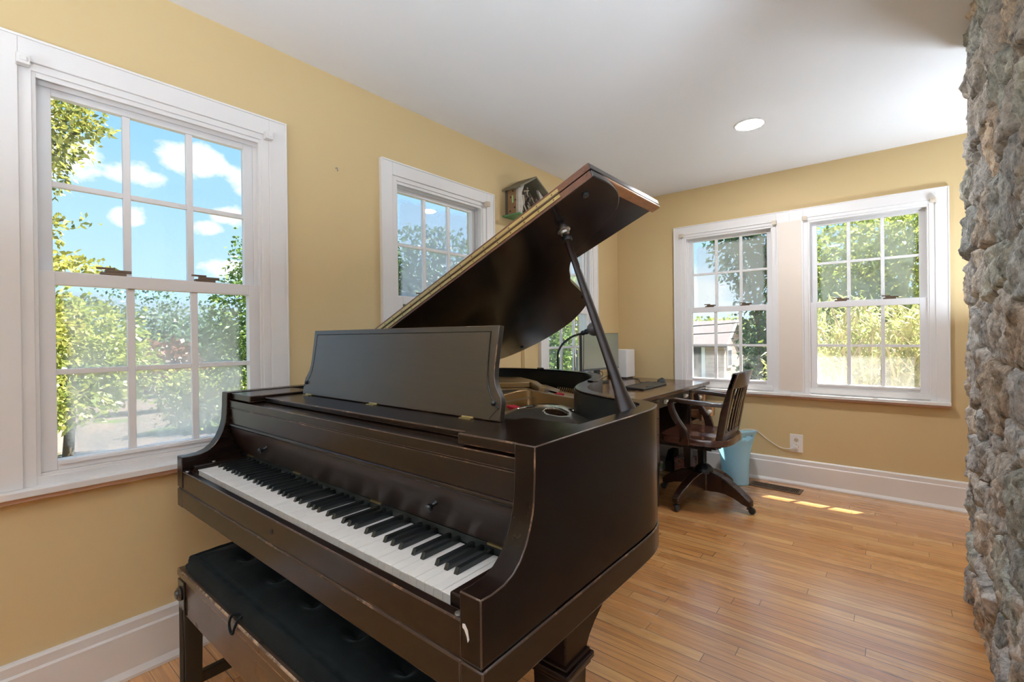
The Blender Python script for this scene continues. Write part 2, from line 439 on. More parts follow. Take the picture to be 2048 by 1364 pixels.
# baseboards: profile (distance from the wall, height)
BB = [(0, 0), (.034, 0), (.034, .012), (.022, .03), (.022, .155), (.017, .162), (.017, .19), (.012, .196), (.004, .198), (0, .198)]
def baseboard(name, f0, f1):
    b = B(); b.prism(BB, f0, f1); struct(obj(name, b, M['trim'], bev=.0015))
baseboard('baseboard_left', lambda d, z: (d, YF, z), lambda d, z: (d, YB, z))
baseboard('baseboard_back', lambda d, z: (.034, YB-d, z), lambda d, z: (XR, YB-d, z))
baseboard('baseboard_right', lambda d, z: (XR-d, YF, z), lambda d, z: (XR-d, YB-.034, z))
baseboard('baseboard_front', lambda d, z: (.034, YF+d, z), lambda d, z: (XR-.034, YF+d, z))
# painted pipe cover on the left wall
b = B(); b.box(0, .022, 2.66, 2.70, .19, 1.28); b.box(0, .012, 2.652, 2.708, .19, 1.28)
struct(obj('trim_1', b, M['wall'], bev=.003), 'narrow yellow painted cable cover on the wall')

# ---------------------------------------------------------------- windows
def window(n, place, c, glass, c_left=.4445, c_right=.4445, label='', stool=(.6999, .722, .05), mull=None, brackets=(1, 1)):
    """place(u, w, z) maps along-the-wall, into-the-room and height to the world"""
    root = bpy.data.objects.new('window_%d' % n, None); C.objects.link(root)
    root.location = place(c, 0, .74); struct(root, label)
    def bx(b, u0, u1, w0, w1, z0, z1):
        p = [place(c+u, w, z) for u in (u0, u1) for w in (w0, w1) for z in (z0, z1)]
        v = [b.bm.verts.new(q) for q in p]
        for q in ((0,1,3,2),(4,6,7,5),(0,4,5,1),(2,3,7,6),(0,2,6,4),(1,5,7,3)): b.bm.faces.new([v[i] for i in q])
    g0 = stool[1]
    # casing round the opening
    b = B()
    bx(b, -c_left, -.372, 0, .02, g0, 2.117); bx(b, .372, c_right, 0, .02, g0, 2.117); bx(b, -.372, .372, 0, .02, 2.043, 2.117)
    (mull and mull[0] < 0) or bx(b, -c_left, -c_left+.008, .02, .026, g0, 2.117); (mull and mull[0] > 0) or bx(b, c_right-.008, c_right, .02, .026, g0, 2.117); bx(b, -c_left+.008, c_right-.008, .02, .026, 2.109, 2.117)
    obj('casing', b, M['trim'], root, bev=.002)
    if mull is not None:
        b = B(); bx(b, mull[0], mull[1], .020, .0235, g0+.02, 2.03); obj('mullion_panel', b, M['mullion'], root)
    # jamb lining with stops
    b = B()
    for sgn in (-1, 1):
        bx(b, min(sgn*.372, sgn*.342), max(sgn*.372, sgn*.342), -.12, .012, g0, 2.043)
        bx(b, min(sgn*.352, sgn*.332), max(sgn*.352, sgn*.332), -.004, .006, g0, 2.03)
        bx(b, min(sgn*.345, sgn*.327), max(sgn*.345, sgn*.327), -.044, -.038, g0, 2.03)
    bx(b, -.345, .345, -.12, .012, 2.02, 2.043); bx(b, -.345, .345, -.004, .004, 2.005, 2.03); bx(b, -.345, .345, -.044, -.035, 2.0, 2.03)
    bx(b, -.3455, .3455, -.12, 0, .70, .7565); bx(b, -.3455, .3455, 0, .008, .715, .748)
    obj('jamb', b, M['trim'], root, bev=.0015)
    # sashes
    PH, MU = .2925, .011
    def sash(nm, w0, w1, z0, z1, g_lo, g_hi, gw):
        b = B()
        bx(b, -.3385, -PH, w0, w1, z0, z1); bx(b, PH, .3385, w0, w1, z0, z1)
        bx(b, -PH, PH, w0, w1, z0, g_lo); bx(b, -PH, PH, w0, w1, g_hi, z1)
        for u in (-PH/3, PH/3): bx(b, u-MU, u+MU, gw-.008, gw+.010, g_lo, g_hi)
        zm = (g_lo+g_hi)/2
        for a0, a1 in ((-PH, -PH/3-MU), (-PH/3+MU, PH/3-MU), (PH/3+MU, PH)): bx(b, a0, a1, gw-.008, gw+.010, zm-.009, zm+.009)
        so = obj(nm, b, M['vinyl'], root, bev=.0018)
        # six lights of glass in one sheet, finely divided so the film can keep off the edges
        bm = bmesh.new(); el = bm.verts.layers.float.new('edge')
        cols = [(-PH, -PH/3-MU), (-PH/3+MU, PH/3-MU), (PH/3+MU, PH)]; rows = [(g_lo, zm-.009), (zm+.009, g_hi)]
        for u0, u1 in cols:
            for q0, q1 in rows:
                K = 8; vs = []
                for i in range(K+1):
                    r = []
                    for j in range(K+1):
                        v = bm.verts.new(place(c+u0+(u1-u0)*i/K, gw, q0+(q1-q0)*j/K)); uu, zz = u0+(u1-u0)*i/K, q0+(q1-q0)*j/K; v[el] = min(uu+PH, PH-uu, (g_hi-zz)*.8)/.12
                        r.append(v)
                    vs.append(r)
                for i in range(K):
                    for j in range(K): bm.faces.new([vs[i][j], vs[i+1][j], vs[i+1][j+1], vs[i][j+1]])
        me = bpy.data.meshes.new('pane'); bm.to_mesh(me); bm.free()
        obj('pane', me, glass[0] if nm == 'upper_sash' else glass[1], so)
        return so
    sash('upper_sash', -.074, -.048, 1.385, 2.012, 1.405, 1.980, -.062)
    ls = sash('lower_sash', -.042, -.008, .757, 1.400, .790, 1.357, -.026)
    b = B(); bx(b, -PH+.004, PH-.004, -.008, -.001, .775, .786); obj('lift_rail', b, M['vinyl'], ls, bev=.001)
    # stool and apron
    b = B(); bx(b, -c_left, c_right, -.02, stool[2], stool[0], stool[1]); obj('sill', b, M['trim'], root, bev=.003)
    b = B(); bx(b, -c_left, c_right, 0, .036, stool[0]-.016, stool[0]); obj('apron', b, M['apron'], root, bev=.002)
    # sash locks on the meeting rail
    for u in (-.145, .135):
        b = B(); bx(b, u-.035, u+.035, -.030, -.010, 1.400, 1.410); bx(b, u-.022, u+.050, -.026, -.014, 1.410, 1.420); bx(b, u-.045, u+.005, -.024, -.016, 1.420, 1.427)
        obj('sash_lock', b, M['bronze_lock'], root, bev=.0015)
    for k, u in ((0, -.362), (1, .362)):
        if not brackets[k]: continue
        b = B(); bx(b, u-.015, u+.015, .020, .048, 2.02, 2.05)
        bx(b, u-.008, u+.008, .048, .052, 2.028, 2.042)
        obj('shade_bracket', b, M['cream_plastic'] if n != 1 else M['trim'], root, bev=.002)
    return root
PL = lambda u, w, z: (w, u, z)
PB = lambda u, w, z: (u, YB-w, z)
clear = mat_glass('glass_clear', 0)
foggy1 = mat_glass('glass_film_garden', .72, (.98, .98, .93), .12, .50, 2.2, edge=True, seed=1.3, zg=(.85, 1.15, 1.36, .45))
foggy2 = mat_glass('glass_film_bluish', .52, (.80, .87, 1.0), .2, .45, 2.0, edge=True, seed=4.1)
foggy4 = mat_glass('glass_film_pale', .46, (.94, .96, 1.0), .2, .42, 1.6, edge=True, seed=7.7)
light = mat_glass('glass_film_light', .28, (.85, .87, .88), .35, .7, 2.4, edge=False, seed=2.2)
light5 = mat_glass('glass_film_green', .42, (.92, .98, .96), .25, .55, 2.0, edge=True, seed=5.5)
window(1, PL, WIN_L[0], (clear, foggy1), label='large white double-hung window beside the keyboard')
window(2, PL, WIN_L[1], (foggy2, foggy2), label='white double-hung window behind the raised lid', brackets=(0, 1))
window(3, PL, WIN_L[2], (foggy2, light), label='white double-hung window behind the desk lamp')
mid = (WIN_B[0]+WIN_B[1])/2
window(4, PB, WIN_B[0], (foggy4, light), .438, mid-WIN_B[0], 'left window of the back wall pair', (.684, .706, .05), (.385, mid-WIN_B[0]))
light5b = mat_glass('glass_film_sunny', .36, (1, 1, .97), .2, .6, 2.4, seed=3.2, zg=(.8, .75, 1.3, .45))
window(5, PB, WIN_B[1], (light5, light5b), WIN_B[1]-mid, .442, 'right window of the back wall pair', (.684, .706, .05), (mid-WIN_B[1], -.385))
# two unseen wide windows added behind the camera for sky fill
def fill_window(n, place, u0, u1):
    root = bpy.data.objects.new('window_%d' % n, None); C.objects.link(root); root.location = place(u0, 0, .5); struct(root)
    b = B()
    def bx(a0, a1, w0, w1, z0, z1):
        p = [Vector(place(u, w, z)) for u in (a0, a1) for w in (w0, w1) for z in (z0, z1)]
        v = [b.bm.verts.new(q) for q in p]
        for q in ((0,1,3,2),(4,6,7,5),(0,4,5,1),(2,3,7,6),(0,2,6,4),(1,5,7,3)): b.bm.faces.new([v[i] for i in q])
    m_ = (u0+u1)/2
    bx(u0, u0+.05, -.1, .02, .5, 2.15); bx(u1-.05, u1, -.1, .02, .5, 2.15); bx(u0, u1, -.1, .02, .5, .55); bx(u0, u1, -.1, .02, 2.1, 2.15); bx(m_-.03, m_+.03, -.08, 0, .55, 2.1)
    obj('frame', b, M['trim'], root)
    b = B(); b.face([place(u0+.05, -.05, .55), place(m_-.03, -.05, .55), place(m_-.03, -.05, 2.1), place(u0+.05, -.05, 2.1)])
    b.face([place(m_+.03, -.05, .55), place(u1-.05, -.05, .55), place(u1-.05, -.05, 2.1), place(m_+.03, -.05, 2.1)])
    obj('pane', b, clear, root)
fill_window(6, lambda u, w, z: (u, YF+w, z), .5, 2.1)
fill_window(7, lambda u, w, z: (u, YF+w, z), 2.7, 4.3)

# unseen overhang added outside the back wall, shaped to cut the sun beam
b = B(); b.prism_x([(YB+.16, 2.306), (4.85, 2.306), (4.85, 2.45), (YB+.16, 2.75)], -.6, XR+.6)
struct(obj('sun_trim_eave', b, M['trim']))

# ---------------------------------------------------------------- stone chimney breast
def build_chimney():
    X0, Y0, Y1, X1 = 2.342, 1.15, 2.955, 3.15
    rnd = random.Random(11)
    # stones as elongated cells on an unrolled surface: s runs along the long face and then round the far corner
    S = (Y1-Y0) + (X1-X0)
    cells = []
    z = 0.0
    while z < H+.2:
        h = rnd.uniform(.13, .26); s = rnd.uniform(-.1, 0)
        while s < S+.2:
            w = rnd.uniform(.16, .42)
            cells.append((s+w/2, z+h/2+rnd.uniform(-.05, .05), w, h*rnd.uniform(.85, 1.25), rnd.uniform(.002, .022), rnd.random(), rnd.uniform(-.5, .5), rnd.uniform(-.5, .5)))
            s += w
        z += h*.86
    tints = [(.80, .75, .69), (.74, .71, .68), (.70, .69, .67), (.82, .74, .64), (.78, .64, .50), (.62, .64, .62), (.88, .85, .80), (.72, .64, .55), (.66, .67, .60)]
    arr = np.array([c[:4] for c in cells])
    NS, NZ = int(S/.0065), int(H/.006)
    bm = bmesh.new(); lay = bm.verts.layers.float_color.new('tint')
    rows = []
    for i in range(NS+1):
        s = S*i/NS; col = []
        for j in range(NZ+1):
            zz = H*j/NZ
            q = mnoise.noise_vector(Vector((s*7, zz*5, 1.7)))*.022 + mnoise.noise_vector(Vector((s*22, zz*18, 5.1)))*.008
            ds = np.abs(arr[:, 0]-(s+q.x))/(arr[:, 2]*.5); dz = np.abs(arr[:, 1]-(zz+q.y))/(arr[:, 3]*.5)
            d = (ds**3+dz**3)**(1/3)
            o = np.argpartition(d, 1)[:2]; k = o[np.argmin(d[o])]; d1 = d[k]; d2 = d[o].max()
            gap = (d2-d1)
            c = cells[k]
            prof = max(0, min(1, gap/.28)); prof = prof*(2-prof)
            rough = mnoise.fractal(Vector((s*13+c[6]*zz*9, zz*9-c[6]*s*9, c[5]*50)), .65, 2.2, 6) + .8*abs(mnoise.noise(Vector((s*9, zz*7, c[5]*31))))
            facet = c[6]*(s-c[0])*.35 + c[7]*(zz-c[1])*.25
            hgt = -.022 + prof*(.019+c[4]*.8+facet*.6) + rough*.0135*(.45+prof) + .0035*mnoise.noise(Vector((s*60, zz*38, c[5]*20)))
            if s > Y1-Y0-.12: hgt = hgt*.6-.006
            t = Vector(tints[int(c[5]*len(tints)) % len(tints)])*(.75+.45*((c[5]*37) % 1))
            if prof < .25: t = t.lerp(Vector((.52, .50, .48)), .6)
            if s <= Y1-Y0:
                e = (Y1-Y0)-s; p = Vector((X0-hgt, Y0+s, zz))
                # ease round the far corner
                r = .05
                if e < r: p.x += (r-e)**2/(2*r)*1.0
            else:
                e = s-(Y1-Y0); p = Vector((X0+e, Y1+hgt-.02, zz))
                if e < .05: p.y -= (.05-e)**2/(.1)*.6
            v = bm.verts.new(p); v[lay] = (*t, 1); col.append(v)
        rows.append(col)
    for i in range(NS):
        for j in range(NZ): bm.faces.new([rows[i][j], rows[i+1][j], rows[i+1][j+1], rows[i][j+1]])
    # plain back and near faces close the block
    def pt(p):
        v = bm.verts.new(p); v[lay] = (.3, .28, .26, 1); return v
    a = [pt(p) for p in ((X0, Y0, 0), (X1, Y0, 0), (X1, Y0, H), (X0, Y0, H))]; bm.faces.new(a)
    a = [pt(p) for p in ((X1, Y0, 0), (X1, Y1-.02, 0), (X1, Y1-.02, H), (X1, Y0, H))]; bm.faces.new(a)
    me = bpy.data.meshes.new('wall_chimney'); bm.to_mesh(me); bm.free()
    o = obj('wall_chimney', me, M['stone']); o.data.polygons.foreach_set('use_smooth', [True]*len(o.data.polygons))
    struct(o, 'rough grey and tan fieldstone chimney breast')
build_chimney()

# ------------------------------------------------------------------ grand piano
PXL, PXR, PYF, PT = .178, 1.605, .51, .982       # left and right sides, front of the arms, top of the rim
piano = thing('grand_piano', 'dark mahogany baby grand piano with its lid propped open', 'piano', ((PXL+PXR)/2, 1.2, 0))
ARM = [(PYF, .672), (PYF, .777), (.535, .7755), (.565, .778), (.588, .786), (.607, .800), (.624, .822), (.635, .846), (.642, .868), (.646, .888), (.649, .93), (.650, .966), (.651, PT), (.71, PT), (.71, .672)]
# white chip on the front of the right arm, as on the old finish
b = B(); b.prism_y([(1.566, .7285), (1.571, .7295), (1.577, .722), (1.580, .708), (1.577, .703), (1.575, .712), (1.570, .7205), (1.566, .7225)], PYF-.0008, PYF+.002)
obj('paint_chip', b, M['white_plastic'], piano)
# curved rim
OUT = catmull([(PXR, .71, 0), (PXR, .90, 0), (PXR, 1.10, 0), (1.598, 1.19, 0), (1.572, 1.258, 0), (1.52, 1.30, 0), (1.45, 1.328, 0), (1.36, 1.372, 0), (1.28, 1.425, 0), (1.215, 1.50, 0),
               (1.165, 1.60, 0), (1.125, 1.72, 0), (1.075, 1.86, 0), (1.01, 1.985, 0), (.91, 2.09, 0), (.77, 2.165, 0), (.60, 2.205, 0), (.44, 2.21, 0), (.30, 2.185, 0), (.215, 2.13, 0), (.182, 2.04, 0), (PXL, 1.90, 0), (PXL, 1.4, 0), (PXL, .71, 0)], 8)
INN = offset2d(OUT, .046); INN[0] = Vector((PXR-.046, .71)); INN[-1] = Vector((PXL+.046, .71))
def band(z0, z1, grow=0.0, inn=None, caps=True):
    o_ = offset2d(OUT, -grow) if grow else [Vector((p.x, p.y)) for p in OUT]
    if grow: o_[0] = Vector((PXR+grow, .71)); o_[-1] = Vector((PXL-grow, .71))
    i_ = inn or INN
    rings = [[(o.x, o.y, z0), (o.x, o.y, z1), (i.x, i.y, z1), (i.x, i.y, z0)] for o, i in zip(o_, i_)]
    b = B(); b.ring_strip(rings, True, caps); return b
def case_skin(arm, z0, z1, grow):
    b = band(z0, z1, grow, caps=False)
    for x0, x1 in ((PXL-grow, PXL+.046), (PXR-.046, PXR+grow)):
        b.prism_x(arm, x0, x1)
    bmesh.ops.remove_doubles(b.bm, verts=b.bm.verts, dist=1e-5)
    dead = [f for f in b.bm.faces if all(abs(v.co.y-.71) < 1e-4 for v in f.verts)]
    bmesh.ops.delete(b.bm, geom=dead, context='FACES_ONLY')
    return b
obj('case', case_skin(ARM, .672, PT, 0), [M['piano_v'], M['worn']], piano, bev=.0022, smooth=35)
# black lining of the rim's inside
IN2 = offset2d([Vector((p.x, p.y, 0)) for p in INN], .004)
b = B(); b.ring_strip([[(i.x, i.y, .80), (i.x, i.y, PT-.006), (j.x, j.y, PT-.006), (j.x, j.y, .80)] for i, j in zip(INN, IN2)], True, True)
obj('rim_lining', b, M['inner'], piano, smooth=35)
# lower moulding of the case with its groove
LOW = [Vector((p.x, p.y)) for p in OUT]
b = case_skin([(PYF, .606), (PYF, .667), (.71, .667), (.71, .606)], .606, .667, .002)
obj('case_moulding', b, [M['piano'], M['worn']], piano, bev=.003, smooth=35)
b = B(); b.box(PXL+.046, PXR-.046, PYF+.0005, PYF+.05, .606, .6665); obj('front_rail', b, [M['piano'], M['worn']], piano, bev=.004)
b = B(); b.prism_z([(p.x, p.y) for p in INN], .60, .67); b.box(PXL+.004, PXR-.004, PYF+.004, .715, .612, .672); obj('key_bed', b, M['inner'], piano)
b = B(); b.box(PXL+.046, PXR-.046, PYF+.003, PYF+.024, .667, .729); ks = obj('key_slip', b, [M['piano'], M['worn']], piano, bev=.003)
b = B()
b.lathe([(.006, 0), (.006, .002), (.0035, .002)], (.894, PYF+.003, .697), 14, (0, -1, 0)); obj('lock', b, M['black_metal'], ks)
for x in (PXL+.06, PXR-.062):
    b = B(); b.lathe([(.0065, 0), (.006, .002), (.001, .0025)], (x, PYF+.0135, .729), 14); obj('screw', b, M['steel'], ks)
for x0, x1 in ((PXL+.046, .2645), (1.5085, PXR-.046)):
    b = B(); b.box(x0, x1, .536, .705, .672, .748); kb = obj('key_block', b, M['piano'], piano, bev=.003)
    b = B(); b.lathe([(.005, 0), (.0045, .002), (.001, .0025)], ((x0+x1)/2, .60, .748), 12); obj('screw', b, M['steel'], kb)
# keys
KX0, PITCH = .2665, .02377
b = B(); b.prism_x([(0, 0), (.003, .0305), (.0005, .031), (0, .0345), (.001, .035), (.155, .035), (.155, 0)], .0005, PITCH-.0006)
w0 = obj('white_key', b, M['wkey'], piano, local=True, bev=.0008)
py = piano.location
def kloc(x, y, z): return (x-py.x, y-py.y, z-py.z)
for i in range(52):
    dip = .0008*math.sin(i*2.3)
    if i == 0: w0.location = kloc(KX0, .545, .700)
    else: copy_part(w0, 'white_key', piano, kloc(KX0+i*PITCH, .545, .700+dip*.4))
b = B(); b.hexa([(-.0057, 0, 0), (.0057, 0, 0), (.0057, .104, 0), (-.0057, .104, 0)], [(-.0047, .006, .0125), (.0047, .006, .0125), (.0045, .104, .0125), (-.0045, .104, .0125)])
k0 = obj('black_key', b, M['bkey'], piano, local=True, bev=.0015)
first = True
for i in range(51):
    if i % 7 in (0, 2, 3, 5, 6):           # after A, C, D, F, G
        off = {0: .0, 2: -.0022, 3: .0022, 5: -.0028, 6: 0.0}[i % 7] + (.0028 if i % 7 == 0 else 0)
        l = kloc(KX0+(i+1)*PITCH+off, .597, .7345)
        if first: k0.location = l; first = False
        else: copy_part(k0, 'black_key', piano, l)
# fallboard and name board
FB = [(.700, .757), (.694, .772), (.684, .792), (.673, .815), (.665, .838), (.661, .858), (.661, .864), (.72, .864), (.72, .757)]
b = B(); b.prism_x(FB, PXL+.047, PXR-.047); fb = obj('fallboard', b, M['piano_soft'], piano, bev=.0015, smooth=40)
for x in (.496, 1.322):
    b = B(); b.lathe([(.0075, 0), (.005, .004), (.004, .014), (.0085, .020), (.0095, .025), (.007, .029), (.001, .030)], (x, .674, .819), 16, (0, -.95, -.3))
    obj('knob', b, M['black_metal'], fb, smooth=40)
for x in (.30, .646, 1.063, 1.47):
    b = B(); b.box(x-.022, x+.022, .6955, .7035, .7535, .7575); obj('hinge', b, M['brass'], fb)
b = B(); b.box(PXL+.047, PXR-.047, .699, .702, .7515, .756); b.box(PXL+.047, PXR-.047, .701, .712, .737, .7515); obj('key_felt_strip', b, M['inner'], fb)
b = B(); b.tube([(PXL+.047, .659, .866), (PXR-.047, .659, .866)], .0065, 10); obj('bead_moulding', b, M['piano'], fb, smooth=50)
b = B(); b.box(PXL+.047, PXR-.047, .659, .74, .871, .926); b.box(PXL+.047, PXR-.047, .6575, .74, .929, .953); b.box(PXL+.047, PXR-.047, .661, .74, .924, .93)
obj('name_board', b, [M['piano'], M['worn']], piano, bev=.002)
# music shelf, side trays, desk
b = B(); b.box(.392, 1.395, .712, .885, .9555, .9705); obj('music_shelf', b, [M['piano'], M['worn']], piano, bev=.003)
for x0, x1 in ((PXL+.048, .388), (1.399, PXR-.048)):
    b = B(); b.box(x0, x1, .664, .885, .957, .979); obj('side_tray', b, [M['piano'], M['worn']], piano, bev=.003)
md_y, md_z, md_t = .832, .972, math.atan2(.036, .232)
dy, dz = math.sin(md_t), math.cos(md_t)
def mdp(x, h, f): return (.893+x, md_y+h*dy-f*dz, md_z+h*dz+f*dy)
R_ = [(.474, 0), (.474, .045), (.470, .058), (.459, .072), (.449, .088), (.4435, .108), (.443, .135), (.4445, .18), (.447, .232)]
poly = R_ + [(-x, h) for x, h in R_[::-1]]
b = B(); b.prism(poly, lambda x, h: mdp(x, h, 0), lambda x, h: mdp(x, h, -.018)); desk_ = obj('music_desk', b, [M['desk_panel'], M['worn']], piano, bev=.002, smooth=40)
I_ = [(.468, .030), (.455, .040), (.440, .058), (.428, .080), (.4225, .108), (.421, .14), (.4215, .216)]
ip = I_ + [(-x, h) for x, h in I_[::-1]]
b = B(); b.tube([mdp(x, h, .0005) for x, h in ip], .0017, 6); obj('inlay_bead', b, M['piano'], desk_, smooth=50)
b = B(); b.prism([(.440, .004)]+[(x-.002, h) for x, h in I_]+[(-x+.002, h) for x, h in I_[::-1]]+[(-.44, .004)], lambda x, h: mdp(x, h, .0012), lambda x, h: mdp(x, h, -.002)); obj('desk_panel', b, M['desk_panel'], desk_)
for s in (-1, 1):
    b = B(); b.lathe([(.006, 0), (.007, .004), (.005, .008), (.001, .009)], mdp(s*.452, .042, 0), 12, (0, -dz, dy)); obj('peg', b, M['black_metal'], desk_, smooth=50)
for x in (-.425, -.033, .37):
    b = B(); b.box(.893+x-.02, .893+x+.02, md_y-.014, md_y-.002, .9705, .9728); b.tube([(.893+x-.02, md_y-.001, .9735), (.893+x+.02, md_y-.001, .9735)], .0025, 8); obj('hinge', b, M['brass'], desk_)

# inside: soundboard, plate, felts, strings, pins
b = B(); b.prism_z([(p.x, p.y) for p in IN2 if p.y > .72], .845, .856); obj('soundboard', b, M['sound'], piano)
b = B(); b.prism_z([(PXL+.05, .73), (PXR-.05, .73), (PXR-.05, .99), (PXL+.05, 1.02)], .856, .885); pinb = obj('pin_block', b, M['plate'], piano)
for i in range(78):
    x = .27+i*.0161; y = .93+.022*(i % 3)
    b = B(); b.cyl((x, y, .885), (x, y, .915), .0032, seg=6)
    if i == 0: pin0 = obj('tuning_pin', b, M['steel'], pinb, loc=(x, y, .885)); q0 = pin0.location.copy()
    else:
        b.bm.free(); copy_part(pin0, 'tuning_pin', pinb, q0 + Vector((i*.0161, .022*(i % 3), 0)))
pl_parts = B()
# hitch flange along spine and tail
FL = [(.225, 1.05), (.30, 1.05), (.34, 1.5), (.47, 1.78), (.63, 1.90), (.80, 1.775), (.88, 1.80), (.80, 1.95), (.62, 2.09), (.42, 2.15), (.26, 2.10), (.225, 1.9)]
pl_parts.prism_z(FL, .862, .905)
pl_parts.prism_z([(.24, 1.62), (.50, 1.80), (.63, 1.925), (.80, 1.76), (.83, 1.78), (.63, 1.985), (.42, 2.12), (.26, 2.06)], .905, .936)
obj('plate_flange', pl_parts, M['plate'], piano, bev=.006)
# long strut
rid = catmull([(.93, 1.00, .93), (.885, 1.25, .934), (.862, 1.42, .937), (.845, 1.55, .940), (.868, 1.612, .940), (.96, 1.605, .932), (1.09, 1.585, .927), (1.19, 1.545, .922)], 6)
b = B(); pr = [Vector((p.x, p.y, 0)) for p in rid]; o1 = offset2d(pr, .008); o2 = offset2d(pr, -.008)
b.ring_strip([[(a.x, a.y, .858), (a.x, a.y, r.z), (c.x, c.y, r.z), (c.x, c.y, .858)] for a, c, r in zip(o1, o2, rid)], True, True)
obj('plate_strut', b, M['plate'], piano, bev=.002, smooth=40)
b = B()
for x, y0, x2, y1 in ((.52, 1.0, .50, 1.80), (.30, 1.0, .30, 1.7)): b.hexa([(x-.012, y0, .86), (x+.012, y0, .86), (x2+.012, y1, .86), (x2-.012, y1, .86)], [(x-.010, y0, .915), (x+.010, y0, .915), (x2+.010, y1, .915), (x2-.010, y1, .915)])
obj('plate_strut', b, M['plate'], piano, bev=.003)
# domed treble casting with openings
def dome(u, v):
    # u across from the strut to the bent side, v from front to back
    a = Vector((.925, 1.20)).lerp(Vector((.895, 1.60)), v); c = Vector((1.47, 1.22)).lerp(Vector((1.16, 1.58)), v)
    p = a.lerp(c, u); h = math.sin(PI*min(1, max(0, u)))**.6*.048*math.sin(PI*(.10+.82*v))**.7
    return Vector((p.x, p.y, .870+h))
def hole(u, v):
    if ((u-.36)/.22)**2+((v-.70)/.13)**2 < 1: return True
    if ((u-.27)/.10)**2+((v-.44)/.09)**2 < 1: return True
    if ((u-.60)/.10)**2+((v-.33)/.12)**2 < 1: return True
    return ((u-.80)/.08)**2+((v-.52)/.10)**2 < 1
b = B(); NU = NV = 46
vs = {}
def gv(i, j):
    if (i, j) not in vs: vs[i, j] = b.bm.verts.new(dome(i/NU, j/NV))
    return vs[i, j]
for i in range(NU):
    for j in range(NV):
        if not hole((i+.5)/NU, (j+.5)/NV): b.bm.faces.new([gv(i, j), gv(i+1, j), gv(i+1, j+1), gv(i, j+1)])
o = obj('treble_casting', b, M['domed'], piano, smooth=60)
md = o.modifiers.new('sm', 'SMOOTH'); md.factor = .5; md.iterations = 4
md = o.modifiers.new('thick', 'SOLIDIFY'); md.thickness = .010; md.offset = -1
# felts and strings
def ribbon(pts, w, h, z, m, nm, par=piano):
    P = [Vector((x, y, 0)) for x, y in pts]; P = catmull(P, 5)
    a, c = offset2d(P, w/2), offset2d(P, -w/2); b = B()
    b.ring_strip([[(i.x, i.y, z), (i.x, i.y, z+h), (j.x, j.y, z+h), (j.x, j.y, z)] for i, j in zip(a, c)], True, True)
    return obj(nm, b, m, par, smooth=40)
ribbon([(.60, 1.99), (.72, 1.90), (.80, 1.855), (.90, 1.80)], .034, .012, .893, M['felt'], 'red_felt')
ribbon([(.885, 1.455), (.93, 1.43), (.975, 1.415)], .035, .010, .885, M['felt'], 'red_felt')
ribbon([(.30, 1.06), (.62, 1.05), (.90, 1.04)], .03, .01, .886, M['felt'], 'red_felt')
b = B()
for i in range(46):
    x = .28+.0125*i; xe = .42+.0105*i; ye = 1.62+.28*min(1, max(0, (i-4)/28)) if i < 34 else 1.90-.02*(i-34)
    b.obox(((x+xe)/2, (.96+ye)/2, .908), ((xe-x)/2, (ye-.96)/2, 0), (.0008, 0, 0), (0, 0, .0008))
obj('strings', b, M['string'], piano, kind='stuff')
b = B(); b.prism_z([(.66, 1.96), (.83, 1.86), (1.02, 1.70), (1.06, 1.72), (.94, 1.93), (.74, 2.06)], .862, .884)
hp = obj('hitch_plate', b, M['plate'], piano, bev=.004)
for i in range(18):
    f = i/17; x, y = .72+.26*f, 2.035-.17*f-.04*math.sin(PI*f)*-1
    if i == 0:
        b = B(); b.cyl((x, y, .884), (x+.004, y+.006, .905), .0028, seg=6); h0 = obj('hitch_pin', b, M['plate'], hp, loc=(x, y, .884)); q0 = h0.location.copy(); x0_, y0_ = x, y
    else: copy_part(h0, 'hitch_pin', hp, q0+Vector((x-x0_, y-y0_, 0)))
# lid, raised on its hinge along the spine
LX, LZ, LT = .135, 1.0, math.atan(.436)
lc, ls_ = math.cos(LT), math.sin(LT)
def lid_pt(s, y, n): return (LX + (s-LX)*lc - n*ls_, y, LZ + (s-LX)*ls_ + n*lc)
FOLD = 1.083
LO = catmull([(1.607, FOLD, 0), (1.608, 1.16, 0), (1.600, 1.225, 0), (1.583, 1.272, 0), (1.553, 1.318, 0), (1.505, 1.353, 0), (1.41, 1.396, 0), (1.315, 1.44, 0), (1.255, 1.485, 0), (1.205, 1.545, 0), (1.165, 1.61, 0), (1.128, 1.67, 0), (1.085, 1.79, 0), (1.04, 1.91, 0),
              (.985, 2.03, 0), (.86, 2.145, 0), (.72, 2.225, 0), (.55, 2.265, 0), (.40, 2.262, 0), (.25, 2.215, 0), (.165, 2.11, 0), (LX, 1.95, 0)], 7)
poly = [(p.x, p.y) for p in LO] + [(LX, FOLD)]
b = B(); b.prism(poly, lambda s, y: lid_pt(s, y, 0), lambda s, y: lid_pt(s, y, .021)); lid = obj('lid', b, [M['lid_under']], piano, bev=.0025, smooth=35)
